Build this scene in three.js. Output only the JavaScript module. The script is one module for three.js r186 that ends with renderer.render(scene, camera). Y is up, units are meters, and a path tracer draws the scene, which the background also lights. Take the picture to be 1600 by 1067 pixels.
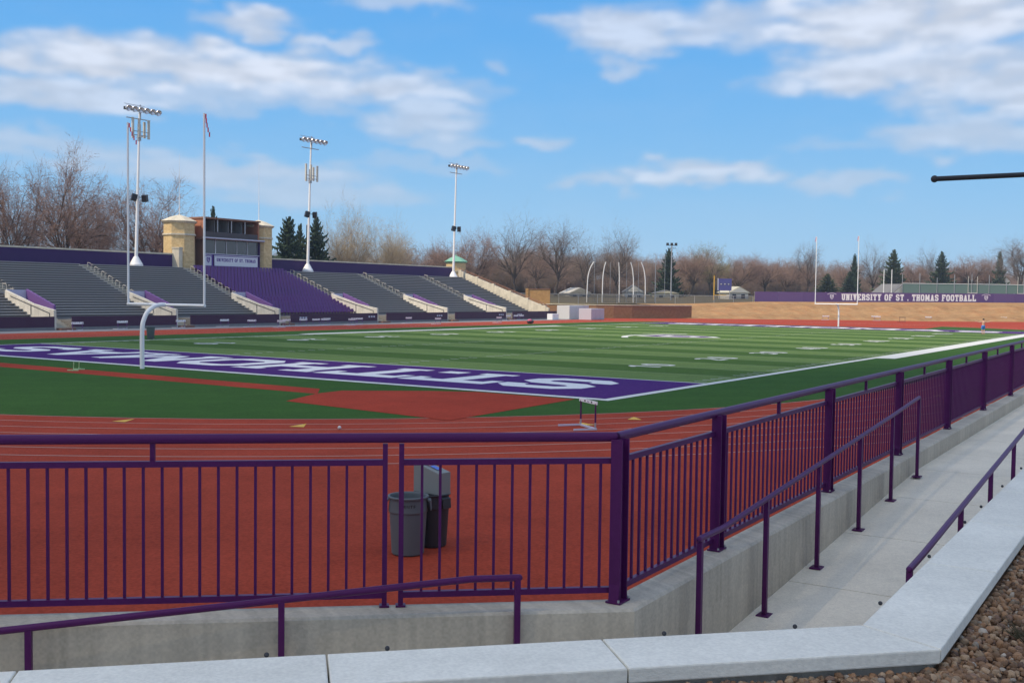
import * as THREE from 'three';
import { mergeGeometries } from 'three/addons/utils/BufferGeometryUtils.js';
import { MarchingCubes } from 'three/addons/objects/MarchingCubes.js';
import { FontLoader } from 'three/addons/loaders/FontLoader.js';

// ---------------------------------------------------------------- camera, sky, sun, exposure
const V = (x, y, z) => new THREE.Vector3(x, y, z);
const scene = new THREE.Scene();
const camera = new THREE.PerspectiveCamera(35.24, 1600 / 1067, 0.1, 4000);
{
  const yaw = -0.5825, pitch = -0.0435, roll = 0.0127;
  const fw = V(Math.cos(pitch) * Math.cos(yaw), Math.sin(pitch), Math.cos(pitch) * Math.sin(yaw));
  const r = V(-Math.sin(yaw), 0, Math.cos(yaw)), u = new THREE.Vector3().crossVectors(r, fw);
  camera.position.set(-34.5, 3.77, 18.65);
  camera.up.copy(u.clone().multiplyScalar(Math.cos(roll)).addScaledVector(r, -Math.sin(roll)));
  camera.lookAt(camera.position.clone().add(fw));
}
scene.add(camera);
const renderer = new THREE.WebGLRenderer({ antialias: true });
renderer.toneMapping = THREE.LinearToneMapping;
renderer.toneMappingExposure = 1.12;
renderer.shadowMap.enabled = true;

const SUN_DIR = V(-0.906, 0, -0.42).normalize().multiplyScalar(Math.cos(0.87)).setY(Math.sin(0.87));
const sun = new THREE.DirectionalLight(0xffedd2, 3.6);
sun.position.copy(SUN_DIR).multiplyScalar(1800).add(V(60, 0, -40));
sun.target.position.set(60, 0, -40);
sun.castShadow = true; sun.shadow.mapSize.set(4096, 4096); sun.shadow.radius = 2;
Object.assign(sun.shadow.camera, { left: -220, right: 220, top: 220, bottom: -220, near: 10, far: 2400 });
scene.add(sun, sun.target);

function rng(seed) { let a = seed >>> 0; return () => { a = (a + 0x6D2B79F5) | 0; let t = Math.imul(a ^ (a >>> 15), 1 | a); t = (t + Math.imul(t ^ (t >>> 7), 61 | t)) ^ t; return ((t ^ (t >>> 14)) >>> 0) / 4294967296; }; }
const clamp = (x, a = 0, b = 1) => Math.min(b, Math.max(a, x));
const smooth = (a, b, x) => { const t = clamp((x - a) / (b - a)); return t * t * (3 - 2 * t); };
const lerp = (a, b, t) => a + (b - a) * t;
// 3D value noise
const PERM = (() => { const r = rng(77), p = [...Array(256).keys()]; for (let i = 255; i > 0; i--) { const j = Math.floor(r() * (i + 1)); [p[i], p[j]] = [p[j], p[i]]; } return [...p, ...p, ...p]; })();
function vnoise(x, y, z) {
  const xi = Math.floor(x), yi = Math.floor(y), zi = Math.floor(z), f = (t) => t * t * (3 - 2 * t);
  const u = f(x - xi), v = f(y - yi), w = f(z - zi), h = (a, b, c) => PERM[PERM[PERM[(xi + a) & 255] + ((yi + b) & 255)] + ((zi + c) & 255)] / 255;
  return lerp(lerp(lerp(h(0, 0, 0), h(1, 0, 0), u), lerp(h(0, 1, 0), h(1, 1, 0), u), v), lerp(lerp(h(0, 0, 1), h(1, 0, 1), u), lerp(h(0, 1, 1), h(1, 1, 1), u), v), w);
}
const fbm3 = (x, y, z, o = 5) => { let s = 0, a = 0.5, n = 0; for (let i = 0; i < o; i++) { s += a * vnoise(x, y, z); n += a; a *= 0.5; x = x * 2.03 + 11.3; y = y * 2.03 + 5.1; z = z * 2.03 + 3.7; } return s / n; };

{ // the sky: blue air with broken fair-weather cumulus; azimuth in degrees measured from the view axis (positive to the right)
  const W = 2048, H = 1024, data = new Float32Array(W * H * 4);
  const puffs = [ // azimuth, elevation, half width, half height, strength
    [-20.5, 14.9, 4.6, 0.75, 0.5], [-13.4, 13.3, 2.2, 0.72, 0.85], [-9.6, 12.6, 1.8, 0.5, 0.7],
    [-18.0, 11.0, 10.5, 1.2, 0.95], [-9.8, 10.5, 7, 0.8, 0.8], [-14, 9.9, 8, 0.7, 0.6], [-23.0, 9.2, 6, 0.8, 0.75], [-13.5, 9.4, 5.0, 0.5, 0.4],
    [-5.0, 8.9, 3.2, 1.05, 0.66], [-3.9, 7.9, 2.6, 0.6, 0.5], [-5.4, 15.0, 2.9, 0.7, 0.55],
    [6.0, 13.5, 3.4, 1.3, 0.78], [10.7, 13.6, 3.6, 1.3, 0.72], [19.5, 13.4, 8.4, 1.9, 0.95], [20.5, 11.3, 6.6, 1.25, 0.86], [25.5, 10.2, 4.8, 2.0, 0.82], [22.8, 8.0, 4.2, 1.1, 0.66],
    [1.2, 8.1, 1.1, 0.45, 0.55], [6.0, 11.7, 1.5, 0.45, 0.55], [-0.8, 11.8, 0.7, 0.4, 0.4],
    [9.8, 6.45, 4.2, 0.62, 0.75], [4.4, 5.75, 2.0, 0.4, 0.5], [17.5, 5.7, 2.4, 0.5, 0.5],
    [-15.5, 6.0, 7.5, 0.8, 0.6], [-22.5, 6.9, 5.0, 0.7, 0.55], [-10.2, 5.0, 5.2, 0.7, 0.5], [16.5, 7.6, 3.2, 0.4, 0.28], [-4.5, 6.6, 4.0, 0.45, 0.3],
  ];
  const yaw = -0.5825, sd = SUN_DIR;
  for (let j = 0; j < H; j++) {
    const el = (0.5 - (j + 0.5) / H) * Math.PI;   // row 0 is the zenith after flipY below
    for (let i = 0; i < W; i++) {
      const phi = ((i + 0.5) / W - 0.5) * 2 * Math.PI, ce = Math.cos(el), x = ce * Math.cos(phi), y = Math.sin(el), z = ce * Math.sin(phi);
      const eld = el * 180 / Math.PI; let az = (phi - yaw) * 180 / Math.PI; az = ((az + 540) % 360) - 180;
      const up = clamp(y, 0, 1), t = Math.pow(up, 0.5);
      let c = [lerp(0.385, 0.085, smooth(0.06, 0.62, t)), lerp(0.59, 0.27, smooth(0.08, 0.78, t)), lerp(0.79, 0.64, smooth(0.4, 1, t))];
      const s = Math.max(0, x * sd.x + y * sd.y + z * sd.z), g = 0.35 * Math.pow(s, 8) + 1.2 * Math.pow(s, 90);
      c = c.map((v, k) => v + g * [0.75, 0.72, 0.62][k]);
      if (y > -0.02) {
        const warp = 4.5, n1 = fbm3(x * 22, y * 60, z * 22, 5), n2 = fbm3(x * 34 + 9, y * 150 + 4, z * 34, 5);
        let d = 0;
        if (Math.abs(az) < 40 && eld < 22) {
          const wa = az + (n1 - 0.5) * warp, we = eld + (fbm3(x * 30 + 40, y * 70, z * 30 + 7, 4) - 0.5) * 1.8;
          for (const [pa, pe, sx, sy, st] of puffs) {
            const dx = (wa - pa) / sx, dy = (we - pe) / (we < pe ? sy * 0.75 : sy), q = dx * dx + dy * dy;
            if (q < 4) d = Math.max(d, st * 0.95 * smooth(-0.2, 0.95, 1 - q / 1.7 + (n2 - 0.5) * 1.15 + (n1 - 0.5) * 0.5));
          }
        }
        // broken cloud over the rest of the sky, as in view
        const k = 1.6 / (y + 0.16), far = fbm3(x * k * 1.5 + 20, 3.3, z * k * 1.5 + 8, 5);
        const rest = smooth(0.36, 0.58, far) * 0.92, inView = (1 - smooth(30, 40, Math.abs(az))) * (1 - smooth(16, 21, eld));
        d = Math.max(d, rest * (1 - inView)) + 0.035 * smooth(0.35, 0.8, n1) * inView;
        d = clamp(d, 0, 0.94) * smooth(-0.01, 0.06, y);
        const lit = 0.9 + 0.28 * smooth(0.35, 0.75, n2) * smooth(0.3, 0.85, d), cl = [0.61 * lit, 0.655 * lit, 0.75 * lit];
        c = c.map((v, m) => lerp(v, cl[m], d));
      } else c = [0.24, 0.24, 0.2];
      const o = ((H - 1 - j) * W + i) * 4;
      data[o] = c[0]; data[o + 1] = c[1]; data[o + 2] = c[2]; data[o + 3] = 1;
    }
  }
  const sky = new THREE.DataTexture(data, W, H, THREE.RGBAFormat, THREE.FloatType);
  sky.mapping = THREE.EquirectangularReflectionMapping; sky.magFilter = THREE.LinearFilter; sky.minFilter = THREE.LinearFilter; sky.colorSpace = THREE.LinearSRGBColorSpace; sky.needsUpdate = true;
  scene.background = sky; scene.environment = sky;
}
scene.fog = new THREE.FogExp2(0xbfd0e2, 0.0003);

// ---------------------------------------------------------------- helpers
const used = new Map();
function numbered(n) { const k = used.get(n) ?? 0; used.set(n, k + 1); return k ? `${n}_${String(k).padStart(3, '0')}` : n; }
function setup(o, label, category, group, kind) { if (label) o.userData.label = label; if (category) o.userData.category = category; if (group) o.userData.group = group; if (kind) o.userData.kind = kind; return o; }
function thing(name, label, category, [x, y, z] = [0, 0, 0], turn = 0, group) { const g = new THREE.Group(); g.name = numbered(name); g.position.set(x, y, z); g.rotation.y = turn; scene.add(g); return setup(g, label, category, group); }
const strip = (g) => { if (g.index) g = g.toNonIndexed(); for (const k of Object.keys(g.attributes)) if (!['position', 'normal', 'uv'].includes(k)) g.deleteAttribute(k); return g; };
const join = (gs) => (gs.length === 1 ? gs[0] : mergeGeometries(gs.map(strip), false));
function mesh(name, geos, mat, parent) { const m = new THREE.Mesh(Array.isArray(geos) ? join(geos) : geos, mat); m.name = parent ? name : numbered(name); m.castShadow = m.receiveShadow = true; (parent ?? scene).add(m); return m; }
const structure = (name, geos, mat, label) => setup(mesh(name, geos, mat), label, null, null, 'structure');
function box(sx, sy, sz, x = 0, y = 0, z = 0, ry = 0, rz = 0, rx = 0) { // centred box, uv in metres
  const g = new THREE.BoxGeometry(sx, sy, sz), uv = g.attributes.uv, dim = [[sz, sy], [sz, sy], [sx, sz], [sx, sz], [sx, sy], [sx, sy]];
  for (let f = 0; f < 6; f++) for (let k = 0; k < 4; k++) uv.setXY(f * 4 + k, uv.getX(f * 4 + k) * dim[f][0] + x * 0.37, uv.getY(f * 4 + k) * dim[f][1] + z * 0.29);
  if (rx) g.rotateX(rx); if (rz) g.rotateZ(rz); if (ry) g.rotateY(ry); g.translate(x, y, z); return g;
}
const bx = (x0, x1, y0, y1, z0, z1) => box(Math.abs(x1 - x0), Math.abs(y1 - y0), Math.abs(z1 - z0), (x0 + x1) / 2, (y0 + y1) / 2, (z0 + z1) / 2);
function bar(p, q, r1, r2 = r1, seg = 8, capped = true) { // round bar from p to q
  const d = new THREE.Vector3().subVectors(q, p), L = d.length(), g = new THREE.CylinderGeometry(r2, r1, L, seg, 1, !capped);
  g.applyQuaternion(new THREE.Quaternion().setFromUnitVectors(V(0, 1, 0), d.normalize())); g.translate((p.x + q.x) / 2, (p.y + q.y) / 2, (p.z + q.z) / 2); return g;
}
function flat(p, q, w, h) { // rectangular bar from p to q: w across, h in height, chamfer-free
  const d = new THREE.Vector3().subVectors(q, p), L = d.length(), g = box(w, h, L); g.lookAt(d); g.translate((p.x + q.x) / 2, (p.y + q.y) / 2, (p.z + q.z) / 2); return g;
}
const ball = (r, x, y, z, s = 10) => { const g = new THREE.SphereGeometry(r, s, Math.max(6, s >> 1)); g.translate(x, y, z); return g; };
function sheet(pts, y, holes = []) { // horizontal sheet from [x, z] points, uv in metres
  const s = new THREE.Shape(pts.map(([x, z]) => new THREE.Vector2(x, -z))); for (const h of holes) s.holes.push(new THREE.Path(h.map(([x, z]) => new THREE.Vector2(x, -z))));
  const g = new THREE.ShapeGeometry(s, 1); g.rotateX(-Math.PI / 2); g.translate(0, y, 0); return g;
}
const rect = (x0, x1, z0, z1) => [[x0, z0], [x1, z0], [x1, z1], [x0, z1]];
function prism(pts, depth, bevel = 0) { // [x, y] outline extruded along +z
  const g = new THREE.ExtrudeGeometry(new THREE.Shape(pts.map(([x, y]) => new THREE.Vector2(x, y))), { depth, bevelEnabled: bevel > 0, bevelSize: bevel, bevelThickness: bevel, bevelOffset: -bevel, bevelSegments: 2, curveSegments: 4 }); return g;
}
const prismX = (zy, x0, x1, bevel = 0) => { const g = prism(zy.map(([z, y]) => [-z, y]), x1 - x0, bevel); g.rotateY(Math.PI / 2); g.translate(x0, 0, 0); return g; }; // [z, y] outline along x
function slab(pts, y0, y1, bevel = 0.01) { // [x, z] outline, rounded edges
  const g = new THREE.ExtrudeGeometry(new THREE.Shape(pts.map(([x, z]) => new THREE.Vector2(x, -z))), { depth: y1 - y0 - 2 * bevel, bevelEnabled: true, bevelSize: bevel, bevelThickness: bevel, bevelOffset: -bevel, bevelSegments: 2 });
  g.rotateX(-Math.PI / 2); g.translate(0, y0 + bevel, 0); return g;
}
function sweep(path, prof) { // closed [offset, y] profile carried along a plan path of [x, z], mitred; offset is to the right-hand side going along the path
  const n = path.length, N = [], pos = [], uv = [], L = [0];
  for (let i = 0; i < n - 1; i++) { const dx = path[i + 1][0] - path[i][0], dz = path[i + 1][1] - path[i][1], l = Math.hypot(dx, dz); N.push([-dz / l, dx / l]); L.push(L[i] + l); }
  const at = (i, o, y) => { const a = N[Math.max(0, i - 1)], b = N[Math.min(n - 2, i)], k = 1 + a[0] * b[0] + a[1] * b[1]; return [path[i][0] + (a[0] + b[0]) / k * o, y, path[i][1] + (a[1] + b[1]) / k * o]; };
  const per = [0]; for (let k = 0; k < prof.length; k++) { const a = prof[k], b = prof[(k + 1) % prof.length]; per.push(per[k] + Math.hypot(b[0] - a[0], b[1] - a[1])); }
  for (let i = 0; i < n - 1; i++) for (let k = 0; k < prof.length; k++) {
    const a = prof[k], b = prof[(k + 1) % prof.length], A = at(i, ...a), B = at(i, ...b), C = at(i + 1, ...b), D = at(i + 1, ...a);
    pos.push(...A, ...B, ...C, ...A, ...C, ...D); uv.push(L[i], per[k], L[i], per[k + 1], L[i + 1], per[k + 1], L[i], per[k], L[i + 1], per[k + 1], L[i + 1], per[k]);
  }
  const tri = THREE.ShapeUtils.triangulateShape(prof.map(([a, b]) => new THREE.Vector2(a, b)), []);
  for (const [a, b, c] of tri) for (const i of [0, n - 1]) for (const k of (i ? [a, b, c] : [a, c, b])) { pos.push(...at(i, ...prof[k])); uv.push(...prof[k]); }
  const g = new THREE.BufferGeometry(); g.setAttribute('position', new THREE.Float32BufferAttribute(pos, 3)); g.setAttribute('uv', new THREE.Float32BufferAttribute(uv, 2)); g.computeVertexNormals(); return g;
}
const chamfer = (o0, o1, y0, y1, c = 0.012) => [[o0, y0], [o0, y1 - c], [o0 + c, y1], [o1 - c, y1], [o1, y1 - c], [o1, y0]];

// ---------------------------------------------------------------- textures and materials
const S = (v) => Math.round(255 * clamp(v <= 0.0031308 ? v * 12.92 : 1.055 * Math.pow(v, 1 / 2.4) - 0.055));
function pnoise(seed, n) { // periodic value noise of n cells across [0,1)
  const r = rng(seed), g = Float32Array.from({ length: n * n }, () => r()), f = (t) => t * t * (3 - 2 * t);
  return (u, v) => { const x = u * n, y = v * n, xi = Math.floor(x), yi = Math.floor(y), a = f(x - xi), b = f(y - yi), h = (i, j) => g[(((yi + j) % n + n) % n) * n + ((xi + i) % n + n) % n]; return lerp(lerp(h(0, 0), h(1, 0), a), lerp(h(0, 1), h(1, 1), a), b); };
}
const layers = (seed, list) => { const ns = list.map(([n], i) => pnoise(seed + i * 17, n)); return (u, v) => list.reduce((s, [, w], i) => s + w * (ns[i](u, v) - 0.5), 0); };
function tex(size, metres, fn, srgb = true) { // fn(u, v) gives a linear grey or [r, g, b]
  const d = new Uint8Array(size * size * 4);
  for (let j = 0; j < size; j++) for (let i = 0; i < size; i++) { let c = fn((i + 0.5) / size, (j + 0.5) / size); if (!Array.isArray(c)) c = [c, c, c]; const o = (j * size + i) * 4; for (let k = 0; k < 3; k++) d[o + k] = srgb ? S(c[k]) : Math.round(255 * clamp(c[k])); d[o + 3] = 255; }
  const t = new THREE.DataTexture(d, size, size); t.wrapS = t.wrapT = THREE.RepeatWrapping; t.magFilter = THREE.LinearFilter; t.minFilter = THREE.LinearMipmapLinearFilter; t.generateMipmaps = true; t.repeat.set(1 / metres, 1 / metres); if (srgb) t.colorSpace = THREE.SRGBColorSpace; t.needsUpdate = true; return t;
}
const mat = (r, g, b, rough = 0.8, extra = {}) => new THREE.MeshStandardMaterial({ color: new THREE.Color().setRGB(r, g, b), roughness: rough, side: THREE.DoubleSide, ...extra });
const matte = (r, g, b, extra = {}) => new THREE.MeshPhysicalMaterial({ color: new THREE.Color().setRGB(r, g, b), roughness: 1, specularIntensity: 0.12, side: THREE.DoubleSide, ...extra });
const concN = layers(3, [[4, 0.1], [13, 0.07], [60, 0.05], [210, 0.13]]), concS = layers(8, [[5, 0.5], [21, 0.35]]);
const concTex = tex(512, 2.2, (u, v) => { const s = 0.82 + concN(u, v) - 0.05 * smooth(0.14, 0.34, concS(u, v)); return [s, s * 0.995, s * 0.98]; });
const streakN = [pnoise(31, 64), pnoise(32, 6), pnoise(33, 180)];
const wallTex = tex(512, 2.4, (u, v) => { const s = 0.8 + 0.18 * (streakN[0](u, v * 0.06) - 0.5) + 0.22 * (streakN[1](u, v) - 0.5) + 0.16 * (streakN[2](u, v) - 0.5); return [s, s * 0.99, s * 0.965]; });
const grainBump = tex(512, 0.9, layersBump(51), false);
function layersBump(seed) { const f = layers(seed, [[40, 0.3], [130, 0.5], [250, 0.6]]); return (u, v) => 0.5 + f(u, v); }
const trackN = layers(61, [[3, 0.12], [9, 0.12], [40, 0.08], [240, 0.34]]);
const trackTex = tex(512, 7, (u, v) => { const s = 0.8 + trackN(u, v); return [s, s * 0.98, s * 0.97]; });
const turfN = layers(71, [[4, 0.12], [11, 0.1], [70, 0.16], [250, 0.4]]);
const turfTex = tex(512, 4, (u, v) => { const s = 0.76 + turfN(u, v); return [s * 0.98, s, s * 0.94]; });
const soilN = layers(81, [[4, 0.2], [12, 0.16], [50, 0.2], [220, 0.25]]), soilP = layers(85, [[6, 0.8], [22, 0.5]]);
const soilTex = tex(512, 9, (u, v) => { const s = 0.74 + soilN(u, v), p = smooth(0.0, 0.3, soilP(u, v)); return [s, s * lerp(0.99, 0.9, p), s * lerp(0.96, 0.84, p)]; });
const stoneN = [pnoise(91, 8), pnoise(92, 24), pnoise(93, 120)];
const stoneTex = tex(512, 4, (u, v) => { const row = Math.floor(v * 14), cell = Math.floor(u * 9 + (row % 2) * 0.5), h = Math.abs(Math.sin(row * 12.9898 + (cell % 9) * 78.233) * 43758.5) % 1; const s = 0.78 + 0.1 * h + 0.14 * (stoneN[1](u, v) - 0.5) + 0.18 * (stoneN[2](u, v) - 0.5); return [s, s * (0.93 + 0.05 * h), s * (0.82 + 0.1 * h)]; });
const metalN = layers(101, [[9, 0.12], [60, 0.1], [200, 0.1]]);
const metalTex = tex(256, 1.5, (u, v) => 0.86 + metalN(u, v));
const M = {
  concrete: mat(0.74, 0.735, 0.7, 0.88, { map: concTex, bumpMap: grainBump, bumpScale: 0.0012 }),
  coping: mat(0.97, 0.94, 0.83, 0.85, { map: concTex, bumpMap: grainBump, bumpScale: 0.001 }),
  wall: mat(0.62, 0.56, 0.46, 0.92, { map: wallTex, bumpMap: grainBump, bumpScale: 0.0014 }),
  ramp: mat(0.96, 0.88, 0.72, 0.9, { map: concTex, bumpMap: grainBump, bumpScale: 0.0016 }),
  purple: new THREE.MeshPhysicalMaterial({ color: new THREE.Color().setRGB(0.097, 0.014, 0.102), roughness: 0.42, specularIntensity: 0.4, map: metalTex, side: THREE.DoubleSide }),
  purpleSeat: mat(0.12, 0.035, 0.2, 0.5), purpleDark: mat(0.05, 0.012, 0.045, 0.6), purpleWall: mat(0.045, 0.014, 0.115, 0.75, { map: metalTex }), purplePaint: mat(0.16, 0.075, 0.26, 0.7),
  track: matte(0.44, 0.07, 0.037, { map: trackTex }), runway: matte(0.44, 0.062, 0.032, { map: trackTex }),
  turf: matte(0.056, 0.135, 0.028, { map: turfTex }), turfLight: matte(0.175, 0.27, 0.085, { map: turfTex }), turfDark: matte(0.085, 0.165, 0.036, { map: turfTex }),
  white: matte(0.64, 0.65, 0.63), purpleTurf: matte(0.072, 0.02, 0.15), board: mat(0.84, 0.84, 0.84, 0.6), faded: matte(0.26, 0.34, 0.18), lane: mat(0.56, 0.36, 0.3, 0.9), yellow: mat(0.72, 0.42, 0.05, 0.8),
  bank: matte(0.49, 0.3, 0.15, { map: soilTex }), soil: matte(0.22, 0.19, 0.11, { map: soilTex }), mulch: mat(0.24, 0.15, 0.095, 0.97, { map: soilTex }), asphalt: mat(0.25, 0.255, 0.27, 0.9, { map: concTex }),
  seat: mat(0.42, 0.415, 0.415, 0.5, { metalness: 0.15 }), riser: mat(0.17, 0.17, 0.175, 0.9), deck: mat(0.24, 0.23, 0.215, 0.9, { map: concTex }), stairs: mat(0.62, 0.58, 0.48, 0.9, { map: concTex }), cream: mat(0.82, 0.78, 0.68, 0.8, { map: wallTex }), lavender: mat(0.5, 0.5, 0.62, 0.8),
  stone: mat(0.8, 0.62, 0.35, 0.9, { map: stoneTex }), capstone: mat(0.78, 0.72, 0.58, 0.85, { map: wallTex }), brick: mat(0.3, 0.165, 0.09, 0.92, { map: stoneTex }), copper: mat(0.2, 0.46, 0.33, 0.6),
  paint: mat(0.88, 0.88, 0.87, 0.42), galv: mat(0.42, 0.43, 0.45, 0.45, { metalness: 0.5 }), dark: mat(0.03, 0.03, 0.035, 0.6), black: mat(0.015, 0.014, 0.018, 0.45), reflector: mat(0.72, 0.72, 0.74, 0.25, { metalness: 0.75 }),
  brown: mat(0.2, 0.1, 0.07, 0.7), rust: mat(0.27, 0.13, 0.08, 0.8), glass: new THREE.MeshPhysicalMaterial({ color: 0x2a2f36, roughness: 0.06, metalness: 0, clearcoat: 1, clearcoatRoughness: 0.03, side: THREE.DoubleSide }),
  sign: mat(0.56, 0.56, 0.66, 0.7), red: mat(0.6, 0.06, 0.09, 0.8), bark: mat(0.075, 0.058, 0.048, 0.95), needles: mat(0.036, 0.066, 0.034, 0.95), needlesWarm: mat(0.055, 0.08, 0.034, 0.95),
  binGrey: mat(0.11, 0.125, 0.13, 0.6), binDark: mat(0.03, 0.033, 0.037, 0.55), hood: mat(0.22, 0.235, 0.22, 0.6), skin: mat(0.62, 0.34, 0.24, 0.6), blue: mat(0.04, 0.2, 0.62, 0.8), hair: mat(0.03, 0.02, 0.015, 0.8),
  house: mat(0.62, 0.6, 0.54, 0.85), roofTile: mat(0.26, 0.13, 0.085, 0.9), roofGrey: mat(0.17, 0.17, 0.175, 0.9), screenGreen: mat(0.13, 0.2, 0.18, 0.9), boardBlue: mat(0.075, 0.07, 0.26, 0.55),
};

// block lettering drawn with strokes (college style), and print on canvases
const WIDE = { M: 0.98, I: 0.42, '.': 0.3, ' ': 0.42, W: 1 };
function glyph(c, ch, x, y, w, h) {
  const t = 0.21, P = (...a) => { c.beginPath(); for (let i = 0; i < a.length; i += 2) c[i ? 'lineTo' : 'moveTo'](x + a[i] * w, y + a[i + 1] * h); c.stroke(); };
  const kx = t * h * 0.5 / w, a = kx, b = 1 - kx; // stroke centre lines
  c.lineWidth = t * h; c.lineJoin = 'miter'; c.lineCap = 'butt';
  const serif = (px, py) => { c.lineWidth = t * h * 0.62; P(px - kx * 1.75, py ? 1 - t * 0.31 : t * 0.31, px + kx * 1.75, py ? 1 - t * 0.31 : t * 0.31); c.lineWidth = t * h; };
  if ('AVMN'.includes(ch)) c.lineJoin = 'bevel';
  const A = a + 0.06, B = b - 0.06;
  switch (ch) {
    case 'S': P(b, 0.33, b, 0.22, b - 0.14, 0.1, a + 0.14, 0.1, a, 0.22, a, 0.37, a + 0.14, 0.47, b - 0.14, 0.53, b, 0.63, b, 0.78, b - 0.14, 0.9, a + 0.14, 0.9, a, 0.78, a, 0.67); break;
    case 'T': P(0, 0.1, 1, 0.1); P(0.5, 0.1, 0.5, 1); c.lineWidth = t * h * 0.6; P(kx * 0.6, 0.1, kx * 0.6, 0.34); P(1 - kx * 0.6, 0.1, 1 - kx * 0.6, 0.34); c.lineWidth = t * h; serif(0.5, 1); break;
    case 'H': P(A, 0, A, 1); P(B, 0, B, 1); P(A, 0.5, B, 0.5); for (const q of [A, B]) { serif(q, 0); serif(q, 1); } break;
    case 'O': P(0.5, 0.1, b - 0.15, 0.1, b, 0.25, b, 0.75, b - 0.15, 0.9, a + 0.15, 0.9, a, 0.75, a, 0.25, a + 0.15, 0.1, 0.51, 0.1); break;
    case 'M': P(A, 0, A, 1); P(B, 0, B, 1); P(A, 0.02, 0.5, 0.78, B, 0.02); for (const q of [A, B]) serif(q, 1); break;
    case 'A': P(A, 1, 0.5, 0.04, B, 1); P(0.25, 0.68, 0.75, 0.68); serif(A, 1); serif(B, 1); break;
    case 'U': P(A, 0, A, 0.74, A + 0.14, 0.9, B - 0.14, 0.9, B, 0.74, B, 0); serif(A, 0); serif(B, 0); break;
    case 'N': P(A, 0, A, 1); P(B, 0, B, 1); P(A, 0.1, B, 0.9); serif(A, 0); serif(A, 1); serif(B, 0); break;
    case 'I': P(0.5, 0, 0.5, 1); serif(0.5, 0); serif(0.5, 1); break;
    case 'V': P(A, 0, 0.5, 0.95, B, 0); serif(A, 0); serif(B, 0); break;
    case 'E': P(A, 0, A, 1); P(0.02, 0.1, b, 0.1, b, 0.3); P(A, 0.5, b - 0.12, 0.5); P(0.02, 0.9, b, 0.9, b, 0.7); break;
    case 'F': P(A, 0, A, 1); P(0.02, 0.1, b, 0.1, b, 0.32); P(A, 0.5, b - 0.12, 0.5); serif(A, 1); break;
    case 'R': P(A, 0, A, 1); P(0.02, 0.1, b - 0.14, 0.1, b, 0.22, b, 0.42, b - 0.14, 0.54, A, 0.54); P(0.5, 0.54, b, 0.8, b, 1); serif(A, 1); break;
    case 'Y': P(A, 0, 0.5, 0.52, B, 0); P(0.5, 0.45, 0.5, 1); serif(A, 0); serif(B, 0); serif(0.5, 1); break;
    case 'B': P(A, 0, A, 1); P(0.02, 0.1, b - 0.16, 0.1, b - 0.03, 0.2, b - 0.03, 0.4, b - 0.16, 0.5, A, 0.5); P(b - 0.16, 0.5, b, 0.6, b, 0.8, b - 0.14, 0.9, 0.02, 0.9); break;
    case 'L': P(A, 0, A, 1); P(0.02, 0.9, b, 0.9, b, 0.66); serif(A, 0); break;
    case '.': c.fillRect(x + w * 0.1, y + h * 0.78, w * 0.8, h * 0.22); break;
  }
}
function lettering(c, text, x, y, width, h, gap = 0.1) {
  const total = [...text].reduce((s, ch) => s + (WIDE[ch] ?? 0.76) + gap, -gap), k = width / total; let px = x;
  for (const ch of text) { const w = (WIDE[ch] ?? 0.76) * k; if (ch !== ' ') glyph(c, ch, px, y, w, h); px += w + gap * k; }
}
function crest(c, x, y, s, ink, ground) { // arched band over a small shield
  c.strokeStyle = ink; c.fillStyle = ink; c.lineWidth = s * 0.1; c.beginPath(); c.arc(x, y + s * 1.5, s * 1.75, -Math.PI / 2 - 0.52, -Math.PI / 2 + 0.52); c.stroke();
  c.beginPath(); c.moveTo(x - s * 0.36, y + s * 0.02); c.lineTo(x + s * 0.36, y + s * 0.02); c.lineTo(x + s * 0.36, y + s * 0.42); c.quadraticCurveTo(x + s * 0.3, y + s * 0.8, x, y + s * 0.95); c.quadraticCurveTo(x - s * 0.3, y + s * 0.8, x - s * 0.36, y + s * 0.42); c.closePath(); c.fill();
  c.strokeStyle = ground; c.lineWidth = s * 0.09; c.beginPath(); c.moveTo(x + s * 0.18, y + s * 0.2); c.lineTo(x - s * 0.1, y + s * 0.2); c.lineTo(x - s * 0.14, y + s * 0.42); c.lineTo(x + s * 0.14, y + s * 0.5); c.lineTo(x + s * 0.1, y + s * 0.7); c.lineTo(x - s * 0.16, y + s * 0.7); c.stroke();
}
function printed(w, h, draw, rough = 0.85) { const cv = document.createElement('canvas'); cv.width = w; cv.height = h; const c = cv.getContext('2d'); draw(c, w, h); const t = new THREE.CanvasTexture(cv); t.colorSpace = THREE.SRGBColorSpace; t.anisotropy = 8; return new THREE.MeshPhysicalMaterial({ map: t, roughness: rough, specularIntensity: rough > 0.9 ? 0.12 : 0.5, side: THREE.DoubleSide }); }
const css = (r, g, b) => `rgb(${S(r)},${S(g)},${S(b)})`;
const speckle = (c, w, h, n, seed, amp) => { const r = rng(seed); for (let i = 0; i < n; i++) { const d = r() < 0.5; c.fillStyle = d ? `rgba(0,0,0,${amp * r()})` : `rgba(255,255,255,${amp * r()})`; c.fillRect(r() * w, r() * h, 1 + r() * 3, 1 + r() * 3); } };

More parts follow.
